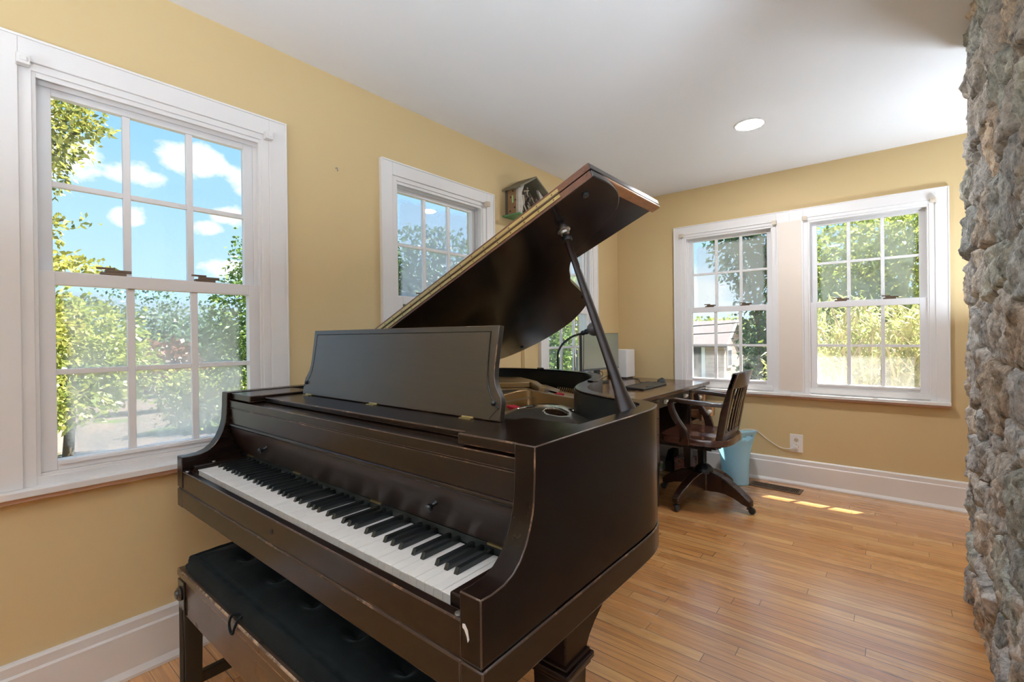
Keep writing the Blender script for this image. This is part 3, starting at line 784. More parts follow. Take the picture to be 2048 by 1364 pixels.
# worn reddish edge band of the lid along the fold
b = B(); b.prism([(LX+.002, FOLD-.0015), (1.602, FOLD-.0015), (1.602, FOLD+.003), (LX+.002, FOLD+.003)], lambda s, y: lid_pt(s, y, .0015), lambda s, y: lid_pt(s, y, .0205)); obj('lid_edge', b, M['edge'], lid)
def lbox(b, s0, s1, y0, y1, n0, n1):
    b.hexa([lid_pt(s, y, n0) for s, y in ((s0, y0), (s1, y0), (s1, y1), (s0, y1))], [lid_pt(s, y, n1) for s, y in ((s0, y0), (s1, y0), (s1, y1), (s0, y1))]); return b
b = B(); lbox(b, LX, 1.608, FOLD, 1.545, .024, .043); fl = obj('lid_flap', b, M['lid_under'], piano, bev=.002)
b = B(); lbox(b, LX+.002, 1.606, FOLD-.0015, FOLD+.003, .0245, .0425); obj('flap_edge', b, M['edge'], fl)
b = B(); lbox(b, 1.575, 1.6075, FOLD+.07, 1.5445, .014, .0242); obj('flap_lip', b, M['copper'], fl, bev=.003)
for nm, par, n0, n1 in (('hinge_leaf', lid, .009, .0195), ('hinge_leaf', fl, .0255, .036)):
    b = B(); lbox(b, LX+.02, 1.50, FOLD-.004, FOLD-.001, n0, n1); hl = obj(nm, b, M['brass'], par)
    for i in range(26):
        s = LX+.04+i*.0566
        if i == 0: b = B(); b.lathe([(.0026, 0), (.0012, .0012)], lid_pt(s, FOLD-.004, (n0+n1)/2), 8, (0, -1, 0)); sc0 = obj('screw', b, M['bronze_lock'], hl, loc=lid_pt(s, FOLD-.004, (n0+n1)/2)); q0 = sc0.location.copy()
        else: copy_part(sc0, 'screw', hl, q0+Vector((i*.0566*lc, 0, i*.0566*ls_)))
b = B(); b.tube([lid_pt(LX+.02, FOLD-.004, .0225), lid_pt(1.50, FOLD-.004, .0225)], .0035, 8); obj('hinge_pin', b, M['bronze_lock'], lid)
nrm = Vector((-ls_, 0, lc))
for s, y in ((1.545, 1.135), (1.02, 1.93), (.40, 2.18)):
    b = B(); b.lathe([(.010, 0), (.009, .006), (.001, .007)], lid_pt(s, y, 0), 12, -nrm); obj('bumper', b, M['black_plastic'], lid)
b = B(); b.lathe([(.021, 0), (.021, .003), (.016, .006), (.0145, .013), (.010, .015)], lid_pt(1.393, 1.239, 0), 20, -nrm); obj('prop_socket', b, M['steel'], lid, smooth=40)
# prop stick with its flared foot
top = Vector(lid_pt(1.393, 1.239, -.012)); foot = Vector((1.548, 1.142, .958))
dr = (top-foot); pp = [foot+dr*t for t in (0, .03, .07, .12, .18, .3, .5, .75, .97, 1)]
rr = [.034, .031, .026, .0205, .0175, .016, .0145, .0128, .0112, .010]
b = B(); b.tube(pp, rr, 12, flat=.62); prop = obj('prop_stick', b, M['piano_soft'], piano, smooth=50)
b = B(); b.lathe([(.013, 0), (.016, .004), (.016, .012), (.012, .016)], top-dr.normalized()*.03, 14, dr); obj('collar', b, M['black_metal'], prop, smooth=40)
b = B(); b.box(1.522, 1.559, 1.10, 1.185, .935, .962); obj('prop_block', b, M['piano'], prop, bev=.003)
# small hinge blocks on the rim
for x, y in ((1.128, 1.69), (.50, 2.195)):
    b = B(); b.obox((x, y, PT+.003), (.02, -.012, 0), (.006, .010, 0), (0, 0, .003)); obj('rim_bumper', b, M['black_plastic'], piano, bev=.002)
# legs: square, flared at the top, with a collar and caster
def leg(cx, cy, flip=1):
    hw = .040
    b = B()
    prof = [(.604, .075, .15), (.598, .072, .142), (.585, .063, .115), (.565, .052, .080), (.545, .044, .055), (.53, hw, .044), (.512, hw, hw)]
    b.ring_strip([[(cx-a, cy-hw, z), (cx+hw, cy-hw, z), (cx+hw, cy+c_, z), (cx-a, cy+c_, z)] for z, a, c_ in prof] + [[(cx-hw, cy-hw, .50), (cx+hw, cy-hw, .50), (cx+hw, cy+hw, .50), (cx-hw, cy+hw, .50)], [(cx-.027, cy-.027, .075), (cx+.027, cy-.027, .075), (cx+.027, cy+.027, .075), (cx-.027, cy+.027, .075)]], True, True)
    l = obj('leg', b, M['piano_v'], piano, bev=.003)
    b = B(); b.box(cx-hw-.012, cx+hw+.012, cy-hw-.012, cy+hw+.012, .505, .518); b.box(cx-hw-.007, cx+hw+.007, cy-hw-.007, cy+hw+.007, .494, .505); b.box(cx-hw-.006, cx+hw+.006, cy-hw-.006, cy+hw+.006, .518, .526); obj('collar', b, M['piano'], l, bev=.003)
    b = B(); b.box(cx-.030, cx+.030, cy-.030, cy+.030, .055, .078); b.lathe([(.024, -.012), (.027, -.006), (.027, .006), (.024, .012)], (cx, cy, .028), 18, (1, 0, 0)); b.cyl((cx, cy, .03), (cx, cy, .058), .012); obj('caster', b, M['brass'], l, smooth=40)
leg(1.548, .805); leg(.252, .805); leg(.62, 1.97)
# pedal lyre
b = B()
for x in (.80, .985): b.hexa([(x-.012, .98, .12), (x+.012, .98, .12), (x+.012, 1.02, .12), (x-.012, 1.02, .12)], [(x-.016, .97, .605), (x+.016, .97, .605), (x+.016, 1.03, .605), (x-.016, 1.03, .605)])
b.box(.775, 1.01, .955, 1.05, .075, .125)
ly = obj('pedal_lyre', b, M['piano_v'], piano, bev=.004)
for x in (.84, .8925, .945):
    b = B(); b.tube([(x, .99, .10), (x, .93, .09), (x, .87, .075)], [.010, .011, .016], 10, flat=.4); obj('pedal', b, M['brass'], ly, smooth=50)

# ------------------------------------------------------------------ bench and its cushion
bench = thing('piano_bench', 'dark wooden piano bench with round side knobs in front of the keyboard', 'bench', (.89, .63, 0))
BX0, BX1, BY0, BY1 = .34, 1.44, .462, .80
b = B(); b.box(BX0, BX1, BY0, BY1, .436, .460); obj('seat_board', b, [M['bench'], M['worn_bench']], bench, bev=.004)
b = B(); b.box(BX0+.012, BX1-.012, BY0+.014, BY1-.014, .428, .436); obj('reveal', b, M['bench_dark'], bench)
for y0, y1 in ((BY0+.008, BY0+.028), (BY1-.028, BY1-.008)):
    b = B(); b.box(BX0+.05, BX1-.05, y0, y1, .322, .428); obj('apron', b, [M['bench'], M['worn_bench']], bench, bev=.003)
for x0, x1 in ((BX0+.012, BX0+.032), (BX1-.032, BX1-.012)):
    b = B(); b.box(x0, x1, BY0+.05, BY1-.05, .322, .428); obj('apron', b, [M['bench'], M['worn_bench']], bench, bev=.003)
for cx, sx in ((BX0+.030, -1), (BX1-.030, 1)):
    for cy, sy in ((BY0+.028, -1), (BY1-.028, 1)):
        b = B(); h0, h1 = .027, .021
        b.hexa([(cx-h1, cy-h1, 0), (cx+h1, cy-h1, 0), (cx+h1, cy+h1, 0), (cx-h1, cy+h1, 0)], [(cx-h0, cy-h0, .428), (cx+h0, cy-h0, .428), (cx+h0, cy+h0, .428), (cx-h0, cy+h0, .428)])
        for k in (-.012, 0, .012): b.box(cx+k-.002, cx+k+.002, cy-h0-.0015 if sy < 0 else cy+h0-.004, cy-h0+.004 if sy < 0 else cy+h0+.0015, .10, .34)
        lg = obj('leg', b, M['bench_dark'], bench, bev=.003)
        b = B(); b.lathe([(.021, 0), (.022, .004), (.018, .009), (.014, .010), (.012, .014), (.001, .015)], (cx, cy+sy*h0, .388), 22, (0, sy, 0)); obj('rosette_knob', b, M['bench_dark'], lg, smooth=40)
for cx in (BX0+.030, BX1-.030):
    b = B(); b.box(cx-.011, cx+.011, BY0+.045, BY1-.045, .085, .120); obj('stretcher', b, M['bench_dark'], bench, bev=.003)

cu = thing('bench_cushion', 'black velvet tufted cushion tied onto the piano bench', 'cushion', (.89, .63, .46))
CX0, CX1, CY0, CY1 = .352, 1.43, .473, .79
def cush(u, v):
    x, y = CX0+(CX1-CX0)*u, CY0+(CY1-CY0)*v
    eu = min(u, 1-u)*(CX1-CX0); ev = min(v, 1-v)*(CY1-CY0)
    e = min(eu, ev)
    h = .036+.016*min(1, e/.03)**.5 if e > 0 else .0
    h = .030*min(1, e/.012)**.5 + .018*min(1, e/.09)
    if e < .034: h += .004*math.exp(-((e-.020)/.008)**2)      # piping roll
    if .026 < e < .04: h -= .003
    for bx_, by_ in BUT:
        d = math.hypot((x-bx_), (y-by_)*.9); ang = math.atan2(y-by_, x-bx_)
        h -= .020*math.exp(-(d/.026)**2) + .007*math.exp(-(d/.07)**2)*(1+.5*math.cos(2*ang+.6))
    h += .003*mnoise.noise(Vector((x*9, y*9, 2.))) + .0016*mnoise.noise(Vector((x*26, y*26, 7.)))
    # round the corners in plan
    r = .05; ex = max(0, r-eu); ey = max(0, r-ev); dd = math.hypot(ex, ey)
    if ex > 0 and ey > 0 and dd > r*.72:
        k = (r*.95)/max(dd, r*.95) if dd > r*.95 else 1
        cxn = (CX0+r if u < .5 else CX1-r); cyn = (CY0+r if v < .5 else CY1-r)
        x = cxn+(x-cxn)*k; y = cyn+(y-cyn)*k
    return (x, y, .4605+max(0, h))
BUT = [(.525, .60), (.725, .60), (.925, .60), (1.125, .60), (1.30, .60), (.625, .70), (.825, .70), (1.025, .70), (1.225, .70)]
b = B(); b.grid(cush, 220, 70)
o = obj('cushion_pad', b, M['velvet'], cu, smooth=80)
b = B(); b.prism_z([(CX0+.02, CY0+.004), (CX1-.02, CY0+.004), (CX1-.004, CY0+.02), (CX1-.004, CY1-.02), (CX1-.02, CY1-.004), (CX0+.02, CY1-.004), (CX0+.004, CY1-.02), (CX0+.004, CY0+.02)], .4602, .472); obj('cushion_base', b, M['velvet'], cu)
for x in (.80, 1.18):
    b = B(); b.tube(catmull([(x-.004, CY0+.006, .474), (x-.012, CY0-.012, .476), (x-.014, CY0-.019, .462), (x-.008, CY0-.020, .444), (x+.004, CY0-.019, .438), (x+.010, CY0-.017, .452), (x+.010, CY0-.008, .470), (x+.008, CY0+.006, .474)], 5), .0032, 7); obj('tie', b, M['velvet'], cu, smooth=60)

# ------------------------------------------------------------------ bird house on the wall
bh = thing('hanging_bird_house', 'small wooden bird house with stuffed open front and green base on the yellow wall', 'bird house', (.0, 2.637, 2.0))
b = B(); b.box(.001, .155, 2.455, 2.815, 1.990, 2.0); obj('base_board', b, M['green_board'], bh, bev=.0015)
b = B(); b.prism_x([(2.49, 2.0), (2.50, 2.0), (2.50, 2.183), (2.49, 2.18)], .025, .105); b.prism_x([(2.774, 2.0), (2.784, 2.0), (2.784, 2.18), (2.774, 2.183)], .025, .105)
sd = obj('side_board', b, M['brown_board'], bh, bev=.001)
b = B()
for x, z in ((.045, 2.03), (.085, 2.05), (.05, 2.125), (.092, 2.10), (.07, 2.165)): b.lathe([(.0055, 0), (.0055, .0012)], (x, 2.4898, z), 10, (0, -1, 0))
obj('bored_holes', b, M['void'], sd)
b = B(); b.box(.062, .074, 2.4885, 2.490, 2.085, 2.135); obj('green_slot', b, mat_plain('pale_green_slot', (.36, .58, .25), .6), sd)
b = B(); b.prism_x([(2.49, 2.0), (2.784, 2.0), (2.784, 2.18), (2.637, 2.262), (2.49, 2.18)], .002, .025); obj('back_board', b, M['twig2'], bh)
b = B()
for y, s in ((2.458, -1), (2.816, 1)):
    b.hexa([(0.001, y, 2.166), (.165, y, 2.166), (.165, 2.637, 2.268), (0.001, 2.637, 2.268)], [(0.001, y+s*.004, 2.176), (.165, y+s*.004, 2.176), (.165, 2.637, 2.281), (.001, 2.637, 2.281)])
obj('roof', b, M['roof_board'], bh, bev=.001)
b = B(); b.prism_x([(2.488, 2.0), (2.53, 2.0), (2.545, 2.08), (2.53, 2.15), (2.56, 2.215), (2.488, 2.175)], .098, .118); obj('bark_strip', b, M['house_wall'], bh, bev=.002)
b = B(); b.prism_x([(2.786, 2.0), (2.75, 2.0), (2.735, 2.08), (2.75, 2.15), (2.72, 2.215), (2.786, 2.175)], .098, .118); obj('bark_strip', b, M['house_wall'], bh, bev=.002)
rb = random.Random(4)
b1, b2 = B(), B()
for k in range(46):
    y = rb.uniform(2.52, 2.755); z = rb.uniform(2.01, 2.20-.5*abs(y-2.637)*.6); x = rb.uniform(.06, .125)
    d = Vector((rb.uniform(-.3, .3), rb.uniform(-1, 1), rb.uniform(-1, 1))).normalized()*rb.uniform(.012, .035)
    t_ = b1 if rb.random() < .6 else b2
    p_ = Vector((x, y, z)); r_ = rb.uniform(.004, .009)
    t_.tube([p_-d, p_+d*.2, p_+d], [r_*.8, r_, r_*.7], 6)
for k in range(9):
    b2.lathe([(.004, 0), (.016, .004), (.018, .012), (.010, .022), (.002, .025)], (.10, rb.uniform(2.55, 2.75), rb.uniform(2.03, 2.15)), 9, (1, rb.uniform(-.5, .5), rb.uniform(-.3, .5)))
obj('twig_filling', b1, M['twig'], bh, kind='stuff'); obj('bark_filling', b2, M['twig2'], bh, kind='stuff')

# picture hook left in the wall
b = B(); b.tube(catmull([(.0, 1.22, 1.996), (.012, 1.22, 1.994), (.016, 1.22, 1.985), (.010, 1.222, 1.980)], 4), .0022, 6); b.lathe([(.005, 0), (.004, .002)], (0, 1.22, 1.996), 10, (1, 0, 0))
tag(obj('wall_hook', b, M['steel'], smooth=50), 'tiny metal hook in the yellow wall between two windows', 'hook')

# ------------------------------------------------------------------ desk
desk = thing('writing_desk', 'wooden pedestal desk with square pale pulls under the corner window', 'desk', (.48, 3.40, 0))
DX, DY0, DY1, DF = .10, 2.68, 4.125, .84
b = B(); b.box(DX, .868, DY0, DY1, .742, .770); obj('desk_top', b, M['desk'], desk, bev=.003)
b = B(); b.box(DX+.02, .845, DY0+.02, DY1-.02, .732, .742); obj('top_moulding', b, M['desk_dark'], desk)
def pull(par, y, z, x):
    b = B(); b.prism_y([(x, z+.013), (x+.020, z+.010), (x+.022, z-.004), (x+.016, z-.014), (x, z-.015)], y-.026, y+.026)
    obj('pull', b, M['pull'], par, bev=.002)
for k, (y0, y1) in enumerate(((2.70, 3.10), (3.715, 4.105))):
    b = B(); b.box(DX+.03, DF-.018, y0, y1, .275, .732)
    for yy in (y0, y1-.022): b.box(DF-.018, DF, yy, yy+.022, .275, .732)
    b.box(DF-.018, DF, y0, y1, .275, .30)
    pd = obj('pedestal', b, M['desk_dark'], desk, bev=.002)
    for cx in (DX+.06, DF-.030):
        for cy in (y0+.030, y1-.030):
            b = B(); b.hexa([(cx-.022, cy-.022, 0), (cx+.022, cy-.022, 0), (cx+.022, cy+.022, 0), (cx-.022, cy+.022, 0)], [(cx-.028, cy-.028, .275), (cx+.028, cy-.028, .275), (cx+.028, cy+.028, .275), (cx-.028, cy+.028, .275)])
            obj('leg', b, M['desk_dark'], pd, bev=.002)
    b = B(); b.box(DX+.08, DF+.006, y0+.02, y1-.02, .712, .729); obj('pull_out_board', b, M['desk'], desk, bev=.002)
    for j, (z0, z1) in enumerate(((.605, .705), (.495, .597), (.305, .487))):
        op = .075 if (k == 1 and j == 1) else 0
        b = B(); b.box(DF-.016+op, DF+.004+op, y0+.026, y1-.026, z0, z1)
        if op: b.box(DF-.20, DF-.016+op, y0+.04, y0+.052, z0+.01, z1-.02); b.box(DF-.20, DF-.016+op, y1-.052, y1-.04, z0+.01, z1-.02); b.box(DF-.20, DF-.016+op, y0+.04, y1-.04, z0+.01, z0+.018)
        dr_ = obj('drawer', b, M['drawer'], desk, bev=.002)
        pull(dr_, (y0+y1)/2, (z0+z1)/2, DF+.004+op)
b = B(); b.box(DF-.45, DF-.004, 3.105, 3.710, .665, .731); dr_ = obj('drawer', b, M['desk_dark'], desk, bev=.002)
for y in (3.215, 3.60): pull(dr_, y, .702, DF-.004)
b = B(); b.box(DX+.05, DX+.07, 3.10, 3.715, .30, .732); obj('modesty_panel', b, M['desk_dark'], desk)

# things on the desk
ax = Vector((.062, .50, 0)).normalized(); nx = Vector((ax.y, -ax.x, 0)); mc = Vector((.209, 3.45, 1.035))
mon = thing('computer_monitor', 'thin dark flat computer monitor on a round stand on the desk', 'monitor', (.17, 3.46, .77))
b = B(); b.obox(mc-nx*.014, ax*.257, nx*.011, (0, 0, .151)); obj('housing', b, M['black_plastic'], mon, bev=.003)
b = B(); b.obox(mc-nx*.0035+Vector((0, 0, .006)), ax*.251, nx*.002, (0, 0, .141)); obj('screen', b, M['screen'], mon)
b = B(); b.obox(mc-nx*.0025-Vector((0, 0, .143)), ax*.255, nx*.0025, (0, 0, .006)); obj('lower_bezel', b, M['grey_metal'], mon)
b = B(); b.obox(Vector((.165, 3.455, .875)), ax*.03, nx*.012, (0, 0, .095)); obj('stand_neck', b, M['black_plastic'], mon, bev=.004)
b = B(); b.lathe([(.098, 0), (.100, .004), (.094, .010), (.03, .013), (.001, .013)], (.125, 3.53, .7705), 32); obj('stand_base', b, M['black_plastic'], mon, smooth=40)
b = B(); b.tube(catmull([(.06, 3.75, .776), (.10, 3.66, .80), (.13, 3.62, .845), (.12, 3.56, .87), (.10, 3.50, .90)], 5), .0025, 6); b.tube(catmull([(.10, 3.88, .776), (.12, 3.80, .795), (.17, 3.72, .835), (.14, 3.66, .81), (.12, 3.58, .80), (.11, 3.50, .88)], 5), .0025, 6)
tag(obj('monitor_cable', b, M['black_plastic'], smooth=60), 'thin black cables looping behind the monitor stand', 'cable')
wb = thing('white_box', 'upright white electronic box in the desk corner by the window', 'box', (.12, 4.02, .77))
b = B(); b.box(.03, .205, 3.925, 4.10, .785, 1.035); obj('case', b, M['white_plastic'], wb, bev=.004)
b = B(); b.box(.045, .19, 3.94, 4.085, .7705, .785); obj('base', b, M['grey_metal'], wb)
# keyboard and mouse
kc = Vector((.605, 3.42, .7712)); ku = Vector((.0, .50, 0)); ka = math.radians(1.5)
ku = Vector((-math.sin(ka), math.cos(ka), 0)); kv = Vector((math.cos(ka), math.sin(ka), 0))
kb = thing('computer_keyboard', 'black computer keyboard lying on the desk', 'keyboard', kc)
b = B(); b.hexa([kc+ku*a*.235+kv*c*.078 for a, c in ((-1, -1), (1, -1), (1, 1), (-1, 1))], [kc+ku*a*.235+kv*c*.078+Vector((0, 0, .016-.005*c)) for a, c in ((-1, -1), (1, -1), (1, 1), (-1, 1))]); obj('keyboard_body', b, M['black_plastic'], kb, bev=.003)
b = B()
for r in range(6):
    nk = 20 if r else 18
    for q in range(nk):
        if r == 5 and 4 <= q <= 8: continue
        a = -.222+.444*(q+.5)/nk; c = -.064+.0245*r
        p_ = kc+ku*a+kv*c+Vector((0, 0, .018-.0041*r/1.2))
        b.obox(p_, ku*(.0092), kv*.0098, (0, 0, .0028))
b.obox(kc+ku*(-.07)+kv*.0585+Vector((0, 0, .0015+.0125)), ku*.055, kv*.0095, (0, 0, .0028))
obj('keys', b, M['key_black'], kb)
ms = thing('computer_mouse', 'black computer mouse at the far end of the keyboard', 'mouse', (.575, 3.80, .7705))
def mouse(u, v):
    a = 2*PI*u; e = PI/2*v
    return (.575+.031*math.cos(a)*math.cos(e)**.6, 3.80+.056*math.sin(a)*math.cos(e)**.6, .7705+.034*math.sin(e)*(1+.15*math.sin(a)))
b = B(); b.grid(mouse, 24, 10); obj('shell', b, M['black_plastic'], ms, smooth=60)
b = B(); b.lathe([(.008, -.004), (.008, .004)], (.575, 3.835, .797), 12, (1, 0, 0)); obj('scroll_wheel', b, M['grey_metal'], ms)
b = B(); b.tube(catmull([(.53, 3.80, .7735), (.45, 3.70, .7735), (.37, 3.83, .7735), (.30, 3.95, .7735), (.22, 3.96, .7735)], 6), .0022, 6)
tag(obj('mouse_cable', b, M['black_plastic'], smooth=60), 'black cable running across the desk toward the white box', 'cable')
# gooseneck lamp
lamp = thing('desk_lamp', 'dark gooseneck desk lamp with grey bell shade behind the piano', 'lamp', (.25, 2.75, .77))
b = B(); b.lathe([(.075, 0), (.076, .008), (.06, .018), (.015, .026), (.010, .05)], (.25, 2.75, .7705), 28); obj('base', b, M['dark_metal'], lamp, smooth=40)
gn = catmull([(.25, 2.75, .80), (.25, 2.75, .93), (.249, 2.75, 1.03), (.258, 2.76, 1.078), (.283, 2.785, 1.125), (.325, 2.83, 1.165), (.372, 2.88, 1.186)], 8)
b = B(); b.tube(gn, .0075, 10); obj('gooseneck', b, M['dark_metal'], lamp, smooth=60)
s0 = Vector((.372, 2.88, 1.186)); sa = (Vector((.475, 2.955, 1.232))-s0).normalized()
b = B(); b.lathe([(.010, -.01), (.016, -.004), (.018, .012), (.014, .018), (.019, .024), (.019, .045), (.012, .047)], s0, 16, sa); obj('socket', b, M['dark_metal'], lamp, smooth=40)
b = B(); b.lathe([(.018, .040), (.034, .050), (.046, .068), (.053, .095), (.056, .135), (.054, .135), (.051, .095), (.044, .07), (.030, .053), (.016, .044)], s0, 26, sa); obj('lamp_shade', b, M['grey_metal'], lamp, smooth=50)
b = B(); b.lathe([(.012, .05), (.016, .065), (.027, .095), (.028, .115), (.02, .135), (.001, .142)], s0, 16, sa); obj('bulb', b, M['white_plastic'], lamp, smooth=60)
b = B(); b.tube([(.380, 2.885, 1.170), (.378, 2.885, .98), (.372, 2.885, .90)], .0024, 6); b.tube([(.372, 2.885, .90), (.368, 2.885, .774)], .0042, 8); obj('cord', b, M['dark_metal'], lamp)

# papers and boxes under the far pedestal
for i, (z0, z1, m_, lab) in enumerate(((0, .026, mat_plain('white_paper_stack', (.72, .72, .70), .7), 'white ledger at the bottom of the stack under the desk'),
                                       (.0265, .066, mat_plain('green_book_cover', (.36, .46, .24), .6), 'pale green book in the middle of the stack under the desk'),
                                       (.0665, .082, mat_plain('white_book_cover', (.70, .70, .67), .6), 'thin white book on top of the stack under the desk'))):
    bk = thing('book', lab, 'book', (.40, 3.99, z0), .05*i, 'books on the floor under the desk')
    b = B(); b.box(-.13, .13, -.09, .09, 0, .003); b.box(-.13, .13, -.09, .09, z1-z0-.003, z1-z0); b.box(-.13, .13, -.09, -.086, .003, z1-z0-.003); obj('cover', b, m_, bk, local=True, bev=.001)
    b = B(); b.box(-.126, .126, -.086, .086, .003, z1-z0-.003); obj('pages', b, M['white_plastic'], bk, local=True)
fh = thing('file_holder', 'dark upright file holder on the floor under the desk', 'file holder', (.575, 4.0, 0))
b = B(); b.prism_x([(3.92, 0), (4.09, 0), (4.09, .17), (3.99, .17), (3.92, .09)], .555, .559); b.prism_x([(3.92, 0), (4.09, 0), (4.09, .17), (3.99, .17), (3.92, .09)], .606, .610)
b.box(.559, .606, 3.92, 4.09, 0, .004); b.box(.559, .606, 4.086, 4.09, 0, .17); b.box(.559, .606, 3.92, 3.924, 0, .09); obj('holder_shell', b, M['black_plastic'], fh)
m_, t_ = nt('speckled_pink_board'); n_ = N(t_); v_ = n_('TexNoise', {0: obco(n_), 'Scale': 60, 'Detail': 3}).outputs[0]
n_.out(n_('BsdfPrincipled', {'Base Color': n_.ramp(v_, [(.42, (.16, .11, .10)), (.5, (.42, .30, .28)), (.6, (.40, .10, .12))]), 'Roughness': .7}).outputs[0])
pb = thing('storage_box', 'small speckled pink and grey box on the floor under the desk', 'box', (.70, 4.0, 0))
b = B(); b.box(.63, .76, 3.93, 4.09, 0, .10); obj('box_body', b, m_, pb, bev=.002)
b = B(); b.box(.627, .763, 3.927, 4.093, .092, .125); obj('lid', b, m_, pb, bev=.002)

# ------------------------------------------------------------------ swivel chair
ch = thing('swivel_armchair', 'dark oak banker swivel armchair with slatted back at the desk', 'chair', (1.04, 3.395, 0))
CC = Vector((1.04, 3.395, 0))
def legc(ang, first):
    a = math.radians(ang); d = Vector((math.cos(a), math.sin(a), 0)); s = Vector((-d.y, d.x, 0))
    st = [(.020, .214, .084, .033), (.06, .218, .084, .033), (.11, .211, .092, .032), (.17, .191, .093, .031), (.23, .160, .080, .030), (.28, .130, .058, .028), (.315, .105, .049, .027), (.337, .086, .049, .023)]
    b = B(); b.ring_strip([[CC+d*r-s*w+Vector((0, 0, z1)), CC+d*r+s*w+Vector((0, 0, z1)), CC+d*r+s*w+Vector((0, 0, z0)), CC+d*r-s*w+Vector((0, 0, z0))] for r, z1, z0, w in st], True, True)
    l = obj('leg', b, M['chair'], ch, bev=.007, smooth=50)
    p = CC+d*.318; q = p+d*.012+s*.012
    b = B(); b.cyl(p+Vector((0, 0, .030)), p+Vector((0, 0, .060)), .011); b.obox(p+d*.006+Vector((0, 0, .036)), d*.016, s*.014, (0, 0, .006))
    b.lathe([(.006, -.011), (.020, -.010), (.0225, -.006), (.0225, .006), (.020, .010), (.006, .011)], q+Vector((0, 0, .0228)), 18, s)
    obj('caster', b, M['black_plastic'], l, smooth=40)
for k, a in enumerate((-15.5, 74.5, 164.5, 254.5)): legc(a, k == 0)
b = B(); b.lathe([(.052, .086), (.054, .10), (.054, .20), (.048, .212)], CC, 24); hub = obj('hub', b, M['chair'], ch, smooth=40)
b = B(); b.lathe([(.066, .203), (.068, .210), (.060, .232), (.040, .252), (.024, .262), (.0175, .27), (.0175, .395)], CC, 24); obj('spindle', b, M['black_metal'], ch, smooth=40)
b = B(); b.box(.93, 1.15, 3.33, 3.46, .385, .415); b.box(.86, .92, 3.20, 3.59, .405, .425); b.box(1.10, 1.17, 3.22, 3.57, .405, .425); b.tube([(.90, 3.30, .395), (1.12, 3.30, .39)], .016, 10); b.tube([(.90, 3.49, .395), (1.12, 3.49, .39)], .016, 10)
for i in range(14): b.lathe([(.018, -.003), (.021, 0), (.018, .003)], (.91+i*.015, 3.30, .394), 10, (1, 0, 0))
obj('tilt_mechanism', b, M['black_metal'], ch)
# saddle seat
SX0, SX1, SY0, SY1 = .80, 1.245, 3.13, 3.66
def seat_outline(k):
    pts = []
    for x, y in ((SX0+.02, SY0+.05), (SX0, SY0+.16), (SX0-.005, (SY0+SY1)/2), (SX0, SY1-.16), (SX0+.02, SY1-.05), (SX0+.10, SY1), (SX0+.26, SY1+.005), (SX1-.06, SY1-.03), (SX1, SY1-.10), (SX1+.012, (SY0+SY1)/2), (SX1, SY0+.10), (SX1-.06, SY0+.03), (SX0+.26, SY0-.005), (SX0+.10, SY0)):
        pts.append((x, y, 0))
    return [(p.x, p.y) for p in catmull(pts, 4, True)]
so = seat_outline(0); cx_, cy_ = 1.02, 3.395
def seat_top(x, y):
    return .482 - .010*math.exp(-(((y-(cy_-.12))/.09)**2+((x-1.06)/.17)**2)) - .010*math.exp(-(((y-(cy_+.12))/.09)**2+((x-1.06)/.17)**2))
b = B(); rings = []
for f, dz_ in ((1.0, -.043), (1.0, -.006), (.985, 0), (.9, 0), (.75, 0), (.6, 0), (.45, 0), (.3, 0), (.15, 0), (.02, 0)):
    rings.append([(cx_+(x-cx_)*f, cy_+(y-cy_)*f, seat_top(cx_+(x-cx_)*f, cy_+(y-cy_)*f)+dz_ if dz_ > -.02 else .438) for x, y in so])
b.ring_strip(rings, True, True)
obj('seat', b, M['chair_seat'], ch, smooth=50)
# back posts, crest, slats
PB0 = [(1.185, .425), (1.200, .50), (1.228, .66), (1.262, .80), (1.300, .918)]
for y in (3.205, 3.585):
    b = B(); b.ring_strip([[(x-.020+(.006 if i > 2 else 0), y-.022, z), (x+.024-(.006 if i > 2 else 0), y-.022, z), (x+.024-(.006 if i > 2 else 0), y+.022, z), (x-.020+(.006 if i > 2 else 0), y+.022, z)] for i, (x, z) in enumerate(PB0)], True, True)
    obj('back_post', b, M['chair'], ch, bev=.006)
def bow(y): t = (y-3.395)/.21; return .028*(1-t*t)
def xat(z):
    for (x0, z0), (x1, z1) in zip(PB0, PB0[1:]):
        if z <= z1: return x0+(x1-x0)*(z-z0)/(z1-z0)
    return PB0[-1][0]
def rail(nm, z0, z1, th, y0=3.183, y1=3.607, crown=0):
    b = B(); rings = []
    for i in range(15):
        y = y0+(y1-y0)*i/14; o_ = bow(y); zt = z1+crown*(1-((y-3.395)/.21)**2)
        rings.append([(xat(z0)+o_-th, y, z0), (xat(z0)+o_+th, y, z0), (xat(z1)+o_+th, y, zt), (xat(z1)+o_-th, y, zt)])
    b.ring_strip(rings, True, True); obj(nm, b, M['chair'], ch, bev=.005, smooth=50)
rail('crest_rail', .815, .918, .013, crown=.008); rail('lower_rail', .440, .525, .012, 3.215, 3.575)
for k in range(6):
    y = 3.255+.056*k
    b = B(); b.ring_strip([[(xat(z)+bow(y)*(.95)-.006, y-.013, z), (xat(z)+bow(y)*.95+.006, y-.013, z), (xat(z)+bow(y)*.95+.006, y+.013, z), (xat(z)+bow(y)*.95-.006, y+.013, z)] for z in (.515, .60, .70, .82)], True, True)
    obj('back_slat', b, M['chair'], ch, bev=.003)
